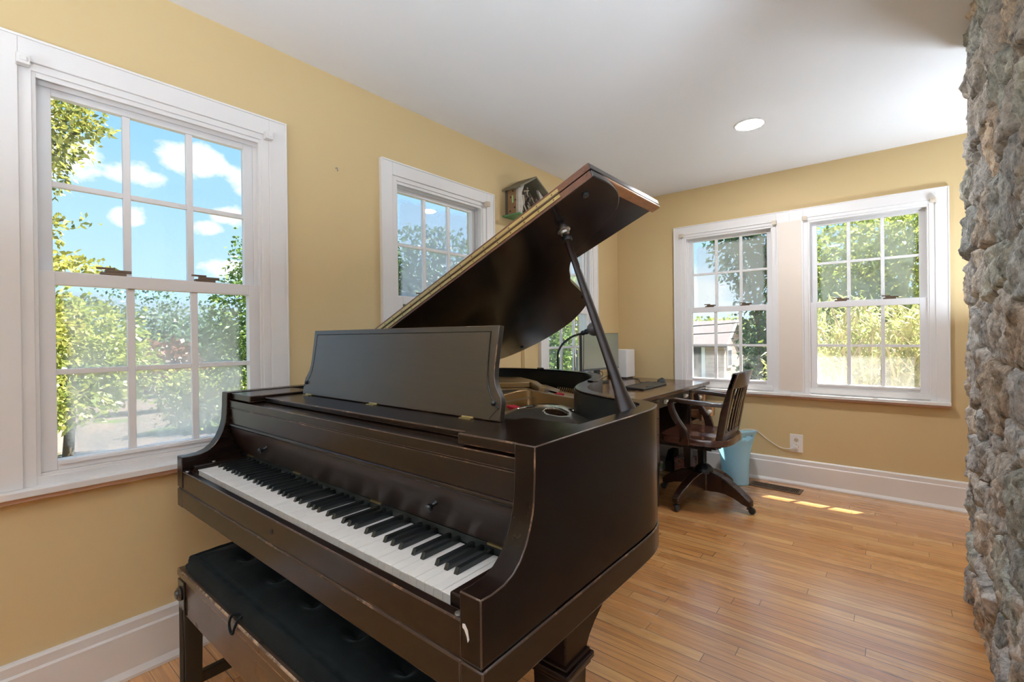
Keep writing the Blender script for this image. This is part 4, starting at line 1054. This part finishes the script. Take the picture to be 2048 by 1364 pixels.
# arms with curved supports
for y, s in ((3.125, -1), (3.665, 1)):
    b = B()
    pth = catmull([(1.235, y-s*.045, .712), (1.14, y-s*.012, .718), (1.02, y, .725), (.935, y-s*.002, .731), (.898, y-s*.004, .722)], 6)
    b.ring_strip([[p+Vector((0, -.026, -.014)), p+Vector((0, -.021, .012)), p+Vector((0, .021, .012)), p+Vector((0, .026, -.014))] for p in pth], True, True)
    ar = obj('armrest', b, M['chair'], ch, bev=.007, smooth=50)
    pth = catmull([(.905, y-s*.004, .715), (.915, y-s*.004, .66), (.945, y-s*.004, .60), (.985, y-s*.002, .54), (1.000, y-s*.002, .48), (.992, y-s*.004, .432)], 6)
    b = B(); ws = [.017, .021, .026, .029, .031, .033]
    b.ring_strip([[p+Vector((-w, -.017, 0)), p+Vector((w, -.017, 0)), p+Vector((w, .017, 0)), p+Vector((-w, .017, 0))] for p, w in ((p, .018+.016*i/(len(pth)-1)) for i, p in enumerate(pth))], True, True)
    obj('arm_support', b, M['chair'], ar, bev=.006, smooth=50)

# ------------------------------------------------------------------ waste basket, cord, outlet, register
wbk = thing('waste_basket', 'translucent pale blue plastic waste basket behind the armchair', 'basket', (1.105, 3.945, 0))
def bask(u, v):
    a = 2*PI*u; zt = .395+.032*math.cos(a-math.radians(-20)); z = .004+(zt-.004)*v
    w = .093+.030*v+.026*v*v*v-.012*math.sin(PI*v); d = .078+.026*v+.030*v*v*v-.008*math.sin(PI*v)
    return (1.105+w*math.cos(a)*(1.06), 3.945+d*math.sin(a), z)
b = B(); NU, NV = 64, 40; V_ = {}
def hv(i, j):
    i %= NU
    if (i, j) not in V_: V_[i, j] = b.bm.verts.new(bask(i/NU, j/NV))
    return V_[i, j]
for i in range(NU):
    for j in range(NV):
        du = ((i+.5)/NU-.90+.5) % 1-.5; dv = (j+.5)/NV-.875
        if (du/.052)**2+(dv/.045)**2 < 1: continue
        b.bm.faces.new([hv(i, j), hv(i+1, j), hv(i+1, j+1), hv(i, j+1)])
b.bm.faces.new([hv(i, 0) for i in range(NU)][::-1])
o = obj('basket_shell', b, M['bin'], wbk, smooth=50); md = o.modifiers.new('t', 'SOLIDIFY'); md.thickness = .0025; md.offset = -1
b = B(); b.tube([bask(i/48, 1) for i in range(49)], .0028, 6); obj('rim', b, M['bin'], wbk, smooth=60)
ou = thing('wall_outlet', 'white duplex wall outlet above the back baseboard', 'outlet', (1.49, YB, .32))
b = B(); b.box(1.447, 1.533, YB-.006, YB, .250, .388); obj('cover_plate', b, M['white_plastic'], ou, bev=.002)
for z in (.345, .293):
    b = B(); b.lathe([(.017, 0), (.017, .002)], (1.49, YB-.006, z), 16, (0, -1, 0)); sk = obj('socket', b, M['cream_plastic'], ou)
    b = B(); b.box(1.483, 1.4855, YB-.0085, YB-.0078, z-.004, z+.006); b.box(1.4945, 1.497, YB-.0085, YB-.0078, z-.004, z+.005); b.lathe([(.0025, 0), (.0025, .0006)], (1.49, YB-.0079, z-.009), 8, (0, -1, 0)); obj('slots', b, M['void'], sk)
b = B(); b.lathe([(.0035, 0), (.003, .001)], (1.49, YB-.006, .319), 10, (0, -1, 0)); obj('screw', b, M['steel'], ou)
b = B(); b.box(1.472, 1.50, YB-.03, YB-.0086, .28, .302)
b.tube(catmull([(1.472, YB-.018, .288), (1.44, YB-.014, .272), (1.38, YB-.010, .275), (1.30, YB-.008, .318), (1.23, YB-.008, .372), (1.17, YB-.007, .39), (1.08, YB-.007, .36), (1.02, YB-.007, .25), (1.0, YB-.035, .06), (.98, YB-.035, .01)], 6), .0028, 6)
tag(obj('power_cord', b, M['white_plastic'], smooth=60), 'thin white power cord plugged into the wall outlet', 'cord')
fv = thing('floor_register', 'bronze slotted floor register set by the back baseboard', 'vent', (1.375, 3.995, 0))
ra = math.radians(-2.5)
def fr(u, v, z): return (1.375+u*math.cos(ra)-v*math.sin(ra), 3.995+u*math.sin(ra)+v*math.cos(ra), z)
def fbox(b, u0, u1, v0, v1, z0, z1): b.hexa([fr(u, v, z0) for u, v in ((u0, v0), (u1, v0), (u1, v1), (u0, v1))], [fr(u, v, z1) for u, v in ((u0, v0), (u1, v0), (u1, v1), (u0, v1))])
b = B()
for q in ((-.175, .175, -.066, -.05), (-.175, .175, .05, .066), (-.175, -.155, -.05, .05), (.155, .175, -.05, .05)): fbox(b, *q, .0002, .006)
obj('frame', b, M['vent'], fv, bev=.002)
b = B(); fbox(b, -.155, .155, -.05, .05, .0002, .0012); obj('duct', b, M['void'], fv)
b = B()
for i in range(26): u = -.149+i*.0119; fbox(b, u-.002, u+.002, -.05, .05, .0014, .005)
fbox(b, -.155, .155, -.003, .003, .0014, .0052); obj('louvers', b, M['vent'], fv)

# unseen uplighters added to brighten the ceiling
M['fill_glow'] = mat_emit('added_uplight', (.74, .87, 1.0), 158)
M['lampglow_bright'] = mat_emit('recessed_lamp_lens_near_desk', (.97, .97, 1.0), 260)
M['fill_glow_dim'] = mat_emit('added_uplight_dimmed', (.78, .89, 1.0), 52)
for i, (x, y, lab) in enumerate(((2.80, 3.5, 'added black uplighter, unseen behind the stone chimney'), (3.0, .45, 'added black uplighter, unseen beside the near end of the chimney'), (1.3, -1.9, 'added black uplighter, unseen well behind the camera'), (2.75, -.6, 'added black uplighter, unseen, nearest the camera'))):
    fl_ = thing('added_uplighter', lab, 'lamp', (x, y, 0), 0, 'added uplighters')
    b = B(); b.lathe([(.15, 0), (.15, .015), (.03, .03), (.012, .05)], (x, y, 0), 28); obj('base', b, M['black_metal'], fl_, smooth=40)
    b = B(); b.cyl((x, y, .04), (x, y, 1.06), .012); obj('pole', b, M['black_metal'], fl_, smooth=40)
    b = B(); b.lathe([(.02, 1.04), (.12, 1.06), (.24, 1.16), (.245, 1.16), (.23, 1.155), (.11, 1.07), (.02, 1.05)], (x, y, 0), 32); obj('bowl', b, M['black_metal'], fl_, smooth=40)
    b = B(); b.lathe([(.001, 1.118), (.18, 1.118), (.18, 1.122), (.001, 1.122)], (x, y, 0), 32); obj('fill_disc', b, M['fill_glow_dim' if i == 0 else 'fill_glow'], fl_)

# ------------------------------------------------------------------ recessed lights
LAMPS = [(1.413, 3.12), (1.413, .2), (3.6, .2), (1.413, -1.8), (3.6, -1.8), (3.9, 3.3)]
for i, (x, y) in enumerate(LAMPS):
    rl = thing('recessed_downlight', 'round white recessed ceiling light, lit, above the swivel armchair' if i == 0 else 'round recessed ceiling light outside the picture', 'ceiling light', (x, y, H), 0, 'recessed ceiling lights')
    b = B(); b.lathe([(.071, -.001), (.071, -.004), (.080, -.006), (.088, -.003), (.088, -.0002)], (x, y, H), 40); 
    b.bm.faces.ensure_lookup_table(); obj('trim_ring', b, M['trim'], rl, smooth=40)
    b = B(); b.lathe([(.001, -.0075), (.070, -.0075), (.070, -.0045), (.001, -.0045)], (x, y, H), 40); obj('lens', b, M['lampglow_bright' if i == 0 else 'lampglow'], rl)

# ------------------------------------------------------------------ outdoors
CAM = Vector((2.09, 0, 1.175))
def az(a, d, z): return Vector((CAM.x-d*math.sin(math.radians(a)), CAM.y+d*math.cos(math.radians(a)), z))
def gz(x, y):
    d = math.hypot(x-1.5, y-1.5)
    return -.62 - .046*max(0, d-5)
b = B(); b.grid(lambda u, v: (lambda r, a: (1.5+r*math.cos(a), 1.5+r*math.sin(a), gz(1.5+r*math.cos(a), 1.5+r*math.sin(a)) if r < 45 else gz(46.5, 1.5)))(1+90*u**2, 2*PI*v), 40, 64)
struct(obj('ground', b, M['ground'], smooth=60), 'gravel drive and lawn outside the windows')

def leaf_mesh(name, P, Nn, L, W, rng, droop=.0):
    """many separate folded leaves: centres P, stem directions Nn"""
    n = len(P)
    u = Nn/np.linalg.norm(Nn, axis=1, keepdims=True)
    r = rng.normal(size=(n, 3)); w = np.cross(u, r); w /= np.linalg.norm(w, axis=1, keepdims=True)
    up = np.cross(w, u)
    l = (L*rng.uniform(.65, 1.25, (n, 1))); k = (W*rng.uniform(.7, 1.2, (n, 1)))
    tip = P+u*l*.5+np.array([[0, 0, -1.]])*l*droop; base = P-u*l*.5; mid = P+up*k*.25
    v = np.stack([base, mid-w*k*.5-up*k*.2, tip, mid+w*k*.5-up*k*.2], 1).reshape(-1, 3)
    me = bpy.data.meshes.new(name)
    me.vertices.add(4*n); me.vertices.foreach_set('co', v.astype(np.float32).ravel())
    me.loops.add(4*n); me.loops.foreach_set('vertex_index', np.arange(4*n, dtype=np.int32))
    me.polygons.add(n); me.polygons.foreach_set('loop_start', np.arange(0, 4*n, 4, dtype=np.int32))
    at = me.attributes.new('rnd', 'FLOAT', 'POINT'); at.data.foreach_set('value', np.repeat(rng.random(n), 4).astype(np.float32))
    me.update(calc_edges=True)
    return me
def blob_points(blobs, n, rng, clump=True):
    blobs = np.array(blobs, float); vol = blobs[:, 3]*blobs[:, 4]*blobs[:, 5]
    idx = rng.choice(len(blobs), n, p=vol/vol.sum())
    d = rng.normal(size=(n, 3)); d /= np.linalg.norm(d, axis=1, keepdims=True)
    r = rng.random((n, 1))**.4
    if clump:
        lump = np.sin(d[:, :1]*7+idx[:, None])*np.sin(d[:, 1:2]*6+2*idx[:, None])*np.sin(d[:, 2:]*7)
        r = r*(1+.28*lump)
    return blobs[idx, :3]+d*r*blobs[idx, 3:6], d
def tree(name, label, cat, base, blobs, n, leaf, mat, trunk=.12, seed=1, group=None, aspect=.55, kindcrown='crown', droop=.1):
    rng = np.random.default_rng(seed)
    base = Vector(base); t = thing(name, label, cat, base, 0, group)
    P, d = blob_points(blobs, n, rng)
    me = leaf_mesh(kindcrown, P, d+rng.normal(size=d.shape)*.7, leaf, leaf*aspect, rng, droop)
    me.transform(Matrix.Translation(-base)); obj(kindcrown, me, mat, t, local=True)
    b = B(); c0 = Vector(blobs[0][:3])
    b.tube(catmull([base-Vector((0, 0, .1)), base.lerp(c0, .5)+Vector((trunk*.5, 0, 0)), c0], 5), [trunk*(1-.55*i/10) for i in range(11)], 8)
    for bl in blobs[1:]:
        e = Vector(bl[:3]); s = base.lerp(c0, .55)
        b.tube([s, s.lerp(e, .5)+Vector((0, 0, .1)), e], [trunk*.45, trunk*.3, trunk*.12], 6)
    obj('trunk', b, M['stem'], t, smooth=50)
    return t
def tb(p, rx, ry=None, rz=None): return (p.x, p.y, p.z, rx, ry or rx, rz or rx)
def gnd(p): return Vector((p.x, p.y, gz(p.x, p.y)))

# garden seen through the large window
p = az(95, 7.6, 3.9)
tree('shade_tree', 'tall yellow-green tree with branches across the large window', 'tree', gnd(az(98, 8.2, 0)),
     [tb(az(93, 8.0, 3.6), .9, .9, .9), tb(az(85.6, 7.2, 3.5), .62, .62, .52), tb(az(83.2, 7.1, 3.75), .40, .40, .26), tb(az(81.3, 7.2, 3.62), .26, .26, .15), tb(az(85.0, 7.1, 2.95), .36, .36, .28), tb(az(85.2, 7.2, 2.4), .34, .34, .22), tb(az(83.0, 7.2, 2.52), .30, .30, .06), tb(az(85.0, 7.0, 1.98), .5, .5, .20), tb(az(82.2, 7.1, 2.0), .34, .34, .12), tb(az(80.2, 7.2, 1.88), .26, .26, .06), tb(az(86.5, 7.0, 1.3), .6, .6, .5), tb(az(85.8, 7.3, .5), .45, .45, .45)], 17000, .075, M['leaf_yellow'], .07, 3)
tree('garden_tree', 'round yellow-green tree low in the left panes of the large window', 'tree', gnd(az(83, 10.5, 0)),
     [tb(az(82.5, 10.5, 1.0), 1.0, 1.0, .9), tb(az(85.5, 10.2, 1.3), .9, .9, .9), tb(az(79.5, 11, .7), .7, .7, .7), tb(az(84, 9.9, .3), .9, .9, .5)], 9000, .11, M['leaf_lime'], .08, 4)
tree('garden_tree', 'dark leafy tree at the right edge of the large window', 'tree', gnd(az(68.6, 10, 0)),
     [tb(az(68.3, 10, 1.6), .75, .75, .9), tb(az(67.6, 10, 2.6), .55, .55, .7), tb(az(70.0, 9.8, .8), .55, .55, .55)], 5000, .09, M['leaf_green'], .07, 5)
far = [(86, 31, 2.6, 2.4), (82.0, 39, 3.0, 2.8), (78.2, 47, 4.2, 3.4), (74.2, 35, 2.6, 2.6), (71.2, 30, 2.3, 2.2)]
for i, (a, d, r, h) in enumerate(far):
    c = az(a, d, h-1.6)
    tree('distant_tree', ['distant tree at the far left of the treeline beyond the drive', 'distant tree between the garden trees beyond the drive', 'tallest distant tree in the middle of the large window', 'distant tree right of the tallest one beyond the drive', 'distant tree at the right end of the treeline beyond the drive'][i], 'tree', gnd(c),
         [tb(c, r, r, r*.95), tb(c+Vector((.5, 1.6, .5)), r*.6), tb(c+Vector((.3, -1.5, .2)), r*.6)], 2200, .34, M['leaf_far'], .22, 20+i, 'treeline across the drive')
tree('copper_shrub', 'reddish copper-leaved shrub across the drive', 'shrub', gnd(az(76.4, 20, 0)), [tb(az(76.4, 20, .3), 1.2, 1.2, 1.0), tb(az(74.6, 20, .05), .9, .9, .8)], 1500, .24, M['leaf_red'], .08, 31)
def hedge(name, label, a0, a1, d0, d1, ztop, depth, n, leaf, mat, seed):
    rng = np.random.default_rng(seed); A, E_ = az(a0, d0, 0), az(a1, d1, 0)
    t = rng.random(n); s = rng.normal(size=n)*depth*.35
    x = A.x+(E_.x-A.x)*t; y = A.y+(E_.y-A.y)*t
    dirv = Vector((E_.y-A.y, A.x-E_.x, 0)).normalized()
    x += dirv.x*s; y += dirv.y*s
    g = np.array([gz(a, c) for a, c in zip(x, y)])
    z = g+(ztop-g)*rng.random(n)**.6+.08*np.sin(t*40)+.05*np.sin(t*97)
    P = np.stack([x, y, z], 1)
    th = thing(name, label, 'hedge', gnd(A.lerp(E_, .5)))
    me = leaf_mesh('foliage', P, rng.normal(size=(n, 3))+np.array([[0, 0, .4]]), leaf, leaf*.6, rng); me.transform(Matrix.Translation(-th.location)); obj('foliage', me, mat, th, local=True)
    b = B()
    for k in range(7):
        q = gnd(A.lerp(E_, (k+.5)/7)); b.tube([q, q+Vector((.05, .03, (ztop-q.z)*.8))], [.03, .012], 6)
    obj('stem', b, M['stem'], th)
hedge('hedge', 'sunlit lime green hedge at the right of the large window', 75.5, 66.5, 13.5, 12.5, .38, .9, 6500, .11, M['leaf_lime'], 41)
# trees behind the second window
tree('garden_tree', 'broad round-headed tree filling the middle window', 'tree', gnd(az(49.3, 11, 0)), [tb(az(49.3, 11, 2.55), 1.35, 1.35, 1.2), tb(az(47.0, 11, 2.2), .8, .8, .9), tb(az(52.3, 11, 2.2), .8, .8, .85), tb(az(49.5, 11, 1.5), 1.4, 1.4, .6)], 7000, .14, M['leaf_dark'], .14, 51)
tree('garden_tree', 'lower bushy tree at the bottom right of the middle window', 'tree', gnd(az(46.8, 8.5, 0)), [tb(az(46.8, 8.5, 1.05), .75, .75, .75), tb(az(50.3, 8.6, .8), .6, .6, .6)], 2200, .14, M['leaf_dark'], .09, 52)
# greenery behind the desk lamp
tree('leafy_shrub', 'glossy leafy shrub outside the window behind the desk lamp', 'shrub', gnd(az(36.2, 6.6, 0)), [tb(az(36.0, 6.6, .95), .55, .55, .8), tb(az(35.0, 6.4, 1.3), .42, .42, .6), tb(az(38.0, 6.3, .6), .55, .55, .7)], 3000, .10, M['leaf_green'], .05, 61)
for i, (a, d, h) in enumerate(((33.0, 8.2, 1.05), (30.2, 8.9, 1.35))):
    q = gnd(az(a, d, 0)); hh = h-q.z
    tree('columnar_conifer', ['narrow columnar conifer left of the other, behind the lamp', 'taller columnar conifer nearest the lamp shade'][i], 'conifer', q, [(q.x, q.y, q.z+hh*.30, .20, .20, hh*.32), (q.x, q.y, q.z+hh*.55, .17, .17, hh*.34), (q.x, q.y, q.z+hh*.82, .10, .10, hh*.22)], 1500, .09, M['leaf_lime'], .03, 63+i, 'columnar conifers', .35, 'foliage', -.5)
tree('garden_tree', 'sunlit tree high in the window behind the desk lamp', 'tree', gnd(az(31.5, 13, 0)), [tb(az(33, 13, 1.9), 1.3, 1.3, .9), tb(az(30, 13, 2.0), 1.0, 1.0, .9)], 2200, .17, M['leaf_lime'], .1, 67)
# neighbour's house
ho = thing('neighbor_house', 'pink clapboard house with grey gable roof down the slope', 'house', (-9.5, 31.8, -2.2))
HX0, HX1, HY0, HY1, HE, HR = -17., -5.9, 29.8, 33.8, .55, 1.84
b = B(); b.hexa([(HX1-.2, HY0, -2.6), (HX1, HY0, -2.6), (HX1, HY1, -2.6), (HX1-.2, HY1, -2.6)], [(HX1-.2, HY0, HE), (HX1, HY0, HE), (HX1, HY1, HE), (HX1-.2, HY1, HE)])
b.prism_x([(HY0, HE), (HY1, HE), ((HY0+HY1)/2, HR)], HX1-.2, HX1); b.box(HX0, HX1-.2, HY1-.2, HY1, -2.6, HE); b.box(HX1-1.1, HX1-.2, HY0, HY0+.2, -2.6, HE)
hw_ = obj('gable_wall', b, M['siding'], ho)
b = B(); b.box(HX0, HX1-1.1, HY0+1.2, HY0+1.3, -2.6, HE); b.box(HX0, HX1-1.1, HY0+.05, HY0+1.2, HE-.1, HE); obj('porch_wall', b, M['dark_wall'], ho)
b = B()
for x in (HX1-1.2, HX1-4.6, HX1-8): b.box(x-.12, x+.12, HY0, HY0+.24, -2.6, HE)
obj('porch_post', b, M['trim'], ho)
b = B(); my = (HY0+HY1)/2
for y0, s in ((HY0-.35, 1), (HY1+.35, -1)):
    zz = HE-.22
    b.hexa([(HX0, y0, zz), (HX1+.25, y0, zz), (HX1+.25, my, HR+.02), (HX0, my, HR+.02)], [(HX0, y0, zz+.14), (HX1+.25, y0, zz+.14), (HX1+.25, my, HR+.16), (HX0, my, HR+.16)])
obj('roof', b, M['shingle'], ho)
b = B()
for y0 in (HY0-.35, HY1+.35):
    b.hexa([(HX1+.25, y0, HE-.28), (HX1+.30, y0, HE-.28), (HX1+.30, my, HR-.02), (HX1+.25, my, HR-.02)], [(HX1+.25, y0, HE-.02), (HX1+.30, y0, HE-.02), (HX1+.30, my, HR+.2), (HX1+.25, my, HR+.2)])
obj('rake_board', b, M['trim'], ho)
wf = B(); wf.box(HX1, HX1+.06, 30.35, 31.35, -.95, .25); wfo = obj('window_frame', wf, M['trim'], ho)
b = B()
for y0, y1 in ((30.45, 30.83), (30.90, 31.25)): b.box(HX1+.06, HX1+.075, y0, y1, -.8, .13)
obj('window_glass', b, M['dark_wall'], wfo)
# overhead wires
for i, (z0, z1, lab) in enumerate(((1.336, 1.66, 'upper overhead utility wire crossing the neighbor roof'), (1.104, 1.375, 'lower overhead utility wire crossing the neighbor roof'))):
    A, E_ = az(24, 15.5, z0), az(6, 15.2, z1); b = B()
    b.tube([A.lerp(E_, t/12)-Vector((0, 0, .05*math.sin(PI*t/12))) for t in range(13)], .014, 6)
    tag(obj('hanging_wire', b, M['black_plastic'], smooth=60), lab, 'wire', 'overhead wires')
# trees behind the back windows
tree('garden_tree', 'dark spreading tree in the upper panes of the left back window', 'tree', gnd(az(11.0, 12.5, 0)), [tb(az(12.4, 12.5, 3.25), 1.0, 1.0, 1.0), tb(az(9.5, 12.5, 2.5), 1.1, 1.1, 1.0), tb(az(14.3, 12.5, 3.55), .55, .55, .5), tb(az(10.3, 12.5, 4.1), .9, .9, .7), tb(az(10.6, 12.4, 1.2), .8, .7, .6), tb(az(10.2, 12.4, .2), .8, .7, .7)], 6500, .13, M['leaf_dark'], .06, 71)
tree('garden_tree', 'dense shaded tree beside the neighbor house', 'tree', gnd(az(10.6, 19, 0)), [tb(az(10.8, 19, .5), .95, .95, 1.3), tb(az(9.2, 18, .8), .9, .9, 1.3), tb(az(11.8, 20, -.6), .8, .8, .8)], 3600, .22, M['leaf_dark'], .12, 72)
for i, (a, d, r, z) in enumerate(((19.8, 50, 2.6, .8), (16.4, 62, 3.2, .7), (13.0, 74, 3.6, .9))):
    c = az(a, d, z)
    tree('distant_tree', ['distant tree above the left end of the neighbor roof', 'distant tree above the middle of the neighbor roof', 'distant tree above the neighbor gable'][i], 'tree', gnd(c), [tb(c, r*1.5, r*1.5, r*.75), tb(c+Vector((2.2, 0, -.3)), r*.9), tb(c+Vector((-2.2, 0, -.2)), r*.9)], 1300, .5, M['leaf_lime'], .2, 81+i, 'treeline behind the house')
tree('garden_tree', 'big pale green tree filling the right back window', 'tree', gnd(az(1.0, 10.5, 0)), [tb(az(.5, 10.5, 2.4), 1.4, 1.4, 1.2), tb(az(4.6, 10.5, 2.0), .95, .95, 1.0), tb(az(-1.8, 10, 2.6), 1.0, 1.0, 1.0), tb(az(2, 10.5, 1.1), 1.6, 1.6, .7)], 9500, .13, M['leaf_lime'], .10, 73)
# tangled long-leaved shrub just outside the right back window
def tangle():
    rng = np.random.default_rng(90); rp = random.Random(90)
    base = Vector((2.0, 6.2, gz(2.0, 6.2))); t = thing('tangled_shrub', 'tangled pale-branched shrub with long yellow-green leaves outside the right back window', 'shrub', base)
    b = B(); P, D = [], []
    for k in range(150):
        s = base+Vector((rp.uniform(-.6, .8), rp.uniform(-.6, .6), 0))
        e = Vector((s.x+rp.uniform(-.7, .7), s.y+rp.uniform(-.5, .4), rp.uniform(.6, 1.5)))
        m_ = s.lerp(e, .6)+Vector((rp.uniform(-.2, .2), rp.uniform(-.2, .2), rp.uniform(.1, .35)))
        tip = e+Vector((rp.uniform(-.45, .45), rp.uniform(-.35, .3), rp.uniform(-.5, .02)))
        for q in (m_, e, tip): q.x = max(q.x, 1.28+rp.uniform(0, .1))
        pts = catmull([s, m_, e, tip], 5)
        b.tube(pts, [.014*(1-.75*i/len(pts)) for i in range(len(pts))], 5)
        for i, q in enumerate(pts):
            if i < 4: continue
            for _ in range(5):
                P.append(q+Vector((rp.gauss(0, .035), rp.gauss(0, .035), rp.gauss(0, .035)))); D.append((rp.uniform(-1, 1), rp.uniform(-1, 1), rp.uniform(-1.3, .3)))
    pts = catmull([base+Vector((-.9, -.3, .1)), Vector((.98, 5.9, .2)), Vector((1.02, 5.7, .62)), Vector((1.08, 5.6, .85)), Vector((1.20, 5.55, .98))], 6)
    b.tube(pts, [.016*(1-.7*i/len(pts)) for i in range(len(pts))], 5)
    for q in pts[12:]:
        for _ in range(7): P.append(q+Vector((rp.gauss(0, .05), rp.gauss(0, .05), rp.gauss(0.02, .05)))); D.append((rp.uniform(-1, 1), rp.uniform(-1, 1), rp.uniform(-1, .4)))
    me = leaf_mesh('leaves', np.array([tuple(q) for q in P]), np.array(D), .115, .023, rng, .25); me.transform(Matrix.Translation(-base)); obj('leaves', me, M['leaf_pale'], t, local=True, kind='stuff')
    obj('branches', b, M['branch'], t, smooth=60)
tangle()

# ------------------------------------------------------------------ sky, sun, camera
w = bpy.data.worlds.new('sky'); bpy.context.scene.world = w; w.use_nodes = True; t = w.node_tree; t.nodes.clear(); n = N(t)
d = n('VectorMath', {0: n('TexCoord').outputs['Generated']}, operation='NORMALIZE').outputs[0]
z = n('SeparateXYZ', {0: d}).outputs[2]
col = n.ramp(n('MapRange', {0: z, 1: -.05, 2: .7}).outputs[0], [(0, (.68, .83, .97)), (.18, (.50, .74, .97)), (.5, (.30, .58, .94)), (1, (.16, .40, .85))])
nz = n('TexNoise', {0: n('Mapping', {0: d, 3: (1, 1, 1.6)}).outputs[0], 'Scale': 11, 'Detail': 7, 'Roughness': .6}).outputs[0]
soft = n('TexNoise', {0: n('Mapping', {0: d, 3: (1, 1, 2.2)}).outputs[0], 'Scale': 3.0, 'Detail': 6, 'Roughness': .55}).outputs[0]
acc = None
CLOUDS = [(82.8, 15.6, .085, .048), (78.3, 15.4, .075, .034), (74.0, 17.4, .060, .032), (78.7, 11.7, .030, .022), (72.2, 11.4, .034, .020), (71.0, 12.6, .045, .022), (70.3, 7.2, .06, .025), (88, 19, .08, .05), (66.5, 16.5, .07, .03)]
for a, e, ra_, rz_ in CLOUDS:
    A, E_ = math.radians(a), math.radians(e)
    c = (-math.sin(A)*math.cos(E_), math.cos(A)*math.cos(E_), math.sin(E_))
    v = n('VectorMath', {0: d, 1: c}, operation='SUBTRACT').outputs[0]
    v = n('VectorMath', {0: v, 1: (1/ra_, 1/ra_, 1/rz_)}, operation='MULTIPLY').outputs[0]
    ln = n('VectorMath', {0: v}, operation='LENGTH').outputs[1]
    m_ = n.math('SUBTRACT', .86, n.math('ADD', ln, n.math('MULTIPLY', n.math('SUBTRACT', nz, .5), 2.6)))
    acc = m_ if acc is None else n.math('MAXIMUM', acc, m_)
cl = n('MapRange', {0: acc, 1: 0, 2: .45}).outputs[0]
wide = n('MapRange', {0: soft, 1: .56, 2: .68, 3: 0, 4: .8}).outputs[0]
# broad cloud banks only away from the garden side
side = n('MapRange', {0: n('SeparateXYZ', {0: d}).outputs[0], 1: -.75, 2: -.45}).outputs[0]
cl = n.math('MAXIMUM', cl, n.math('MULTIPLY', wide, side))
col = n.mix(cl, col, (1.0, 1.0, 1.0, 1))
bg = n('Background', {0: col, 1: .82})
t.links.new(bg.outputs[0], n('OutputWorld').inputs[0])

sd_ = bpy.data.lights.new('sun', 'SUN'); sd_.energy = 15.5; sd_.angle = math.radians(.55); sd_.color = (1, .95, .86)
so_ = bpy.data.objects.new('sun', sd_); C.objects.link(so_)
so_.rotation_euler = Vector((-.31, -.49, -1.0)).to_track_quat('-Z', 'Y').to_euler()

cd = bpy.data.cameras.new('camera'); cam = bpy.data.objects.new('camera', cd); C.objects.link(cam)
cd.sensor_width = 36; cd.lens = 36*936.3/2048; cd.shift_y = -8.2/2048; cd.clip_start = .02; cd.clip_end = 300
yaw, pit, rol = .686915, -.0027465, .01156958
F = Vector((-math.sin(yaw)*math.cos(pit), math.cos(yaw)*math.cos(pit), math.sin(pit)))
r0 = Vector((math.cos(yaw), math.sin(yaw), 0)); d0 = F.cross(r0)
r = math.cos(rol)*r0+math.sin(rol)*d0; dn = -math.sin(rol)*r0+math.cos(rol)*d0
mw = Matrix.Identity(4)
for i in range(3): mw[i][0], mw[i][1], mw[i][2], mw[i][3] = r[i], -dn[i], -F[i], CAM[i]
cam.matrix_world = mw
sc = bpy.context.scene; sc.camera = cam
sc.view_settings.view_transform = 'Standard'; sc.view_settings.look = 'None'; sc.view_settings.gamma = 1; sc.view_settings.use_curve_mapping = False
sc.view_settings.exposure = 0.72
sc.cycles.use_denoising = True
sc.cycles.max_bounces = 12; sc.cycles.diffuse_bounces = 6; sc.cycles.transparent_max_bounces = 24
sc.cycles.sample_clamp_indirect = 4; sc.cycles.caustics_reflective = False; sc.cycles.caustics_refractive = False; sc.cycles.blur_glossy = 1.0
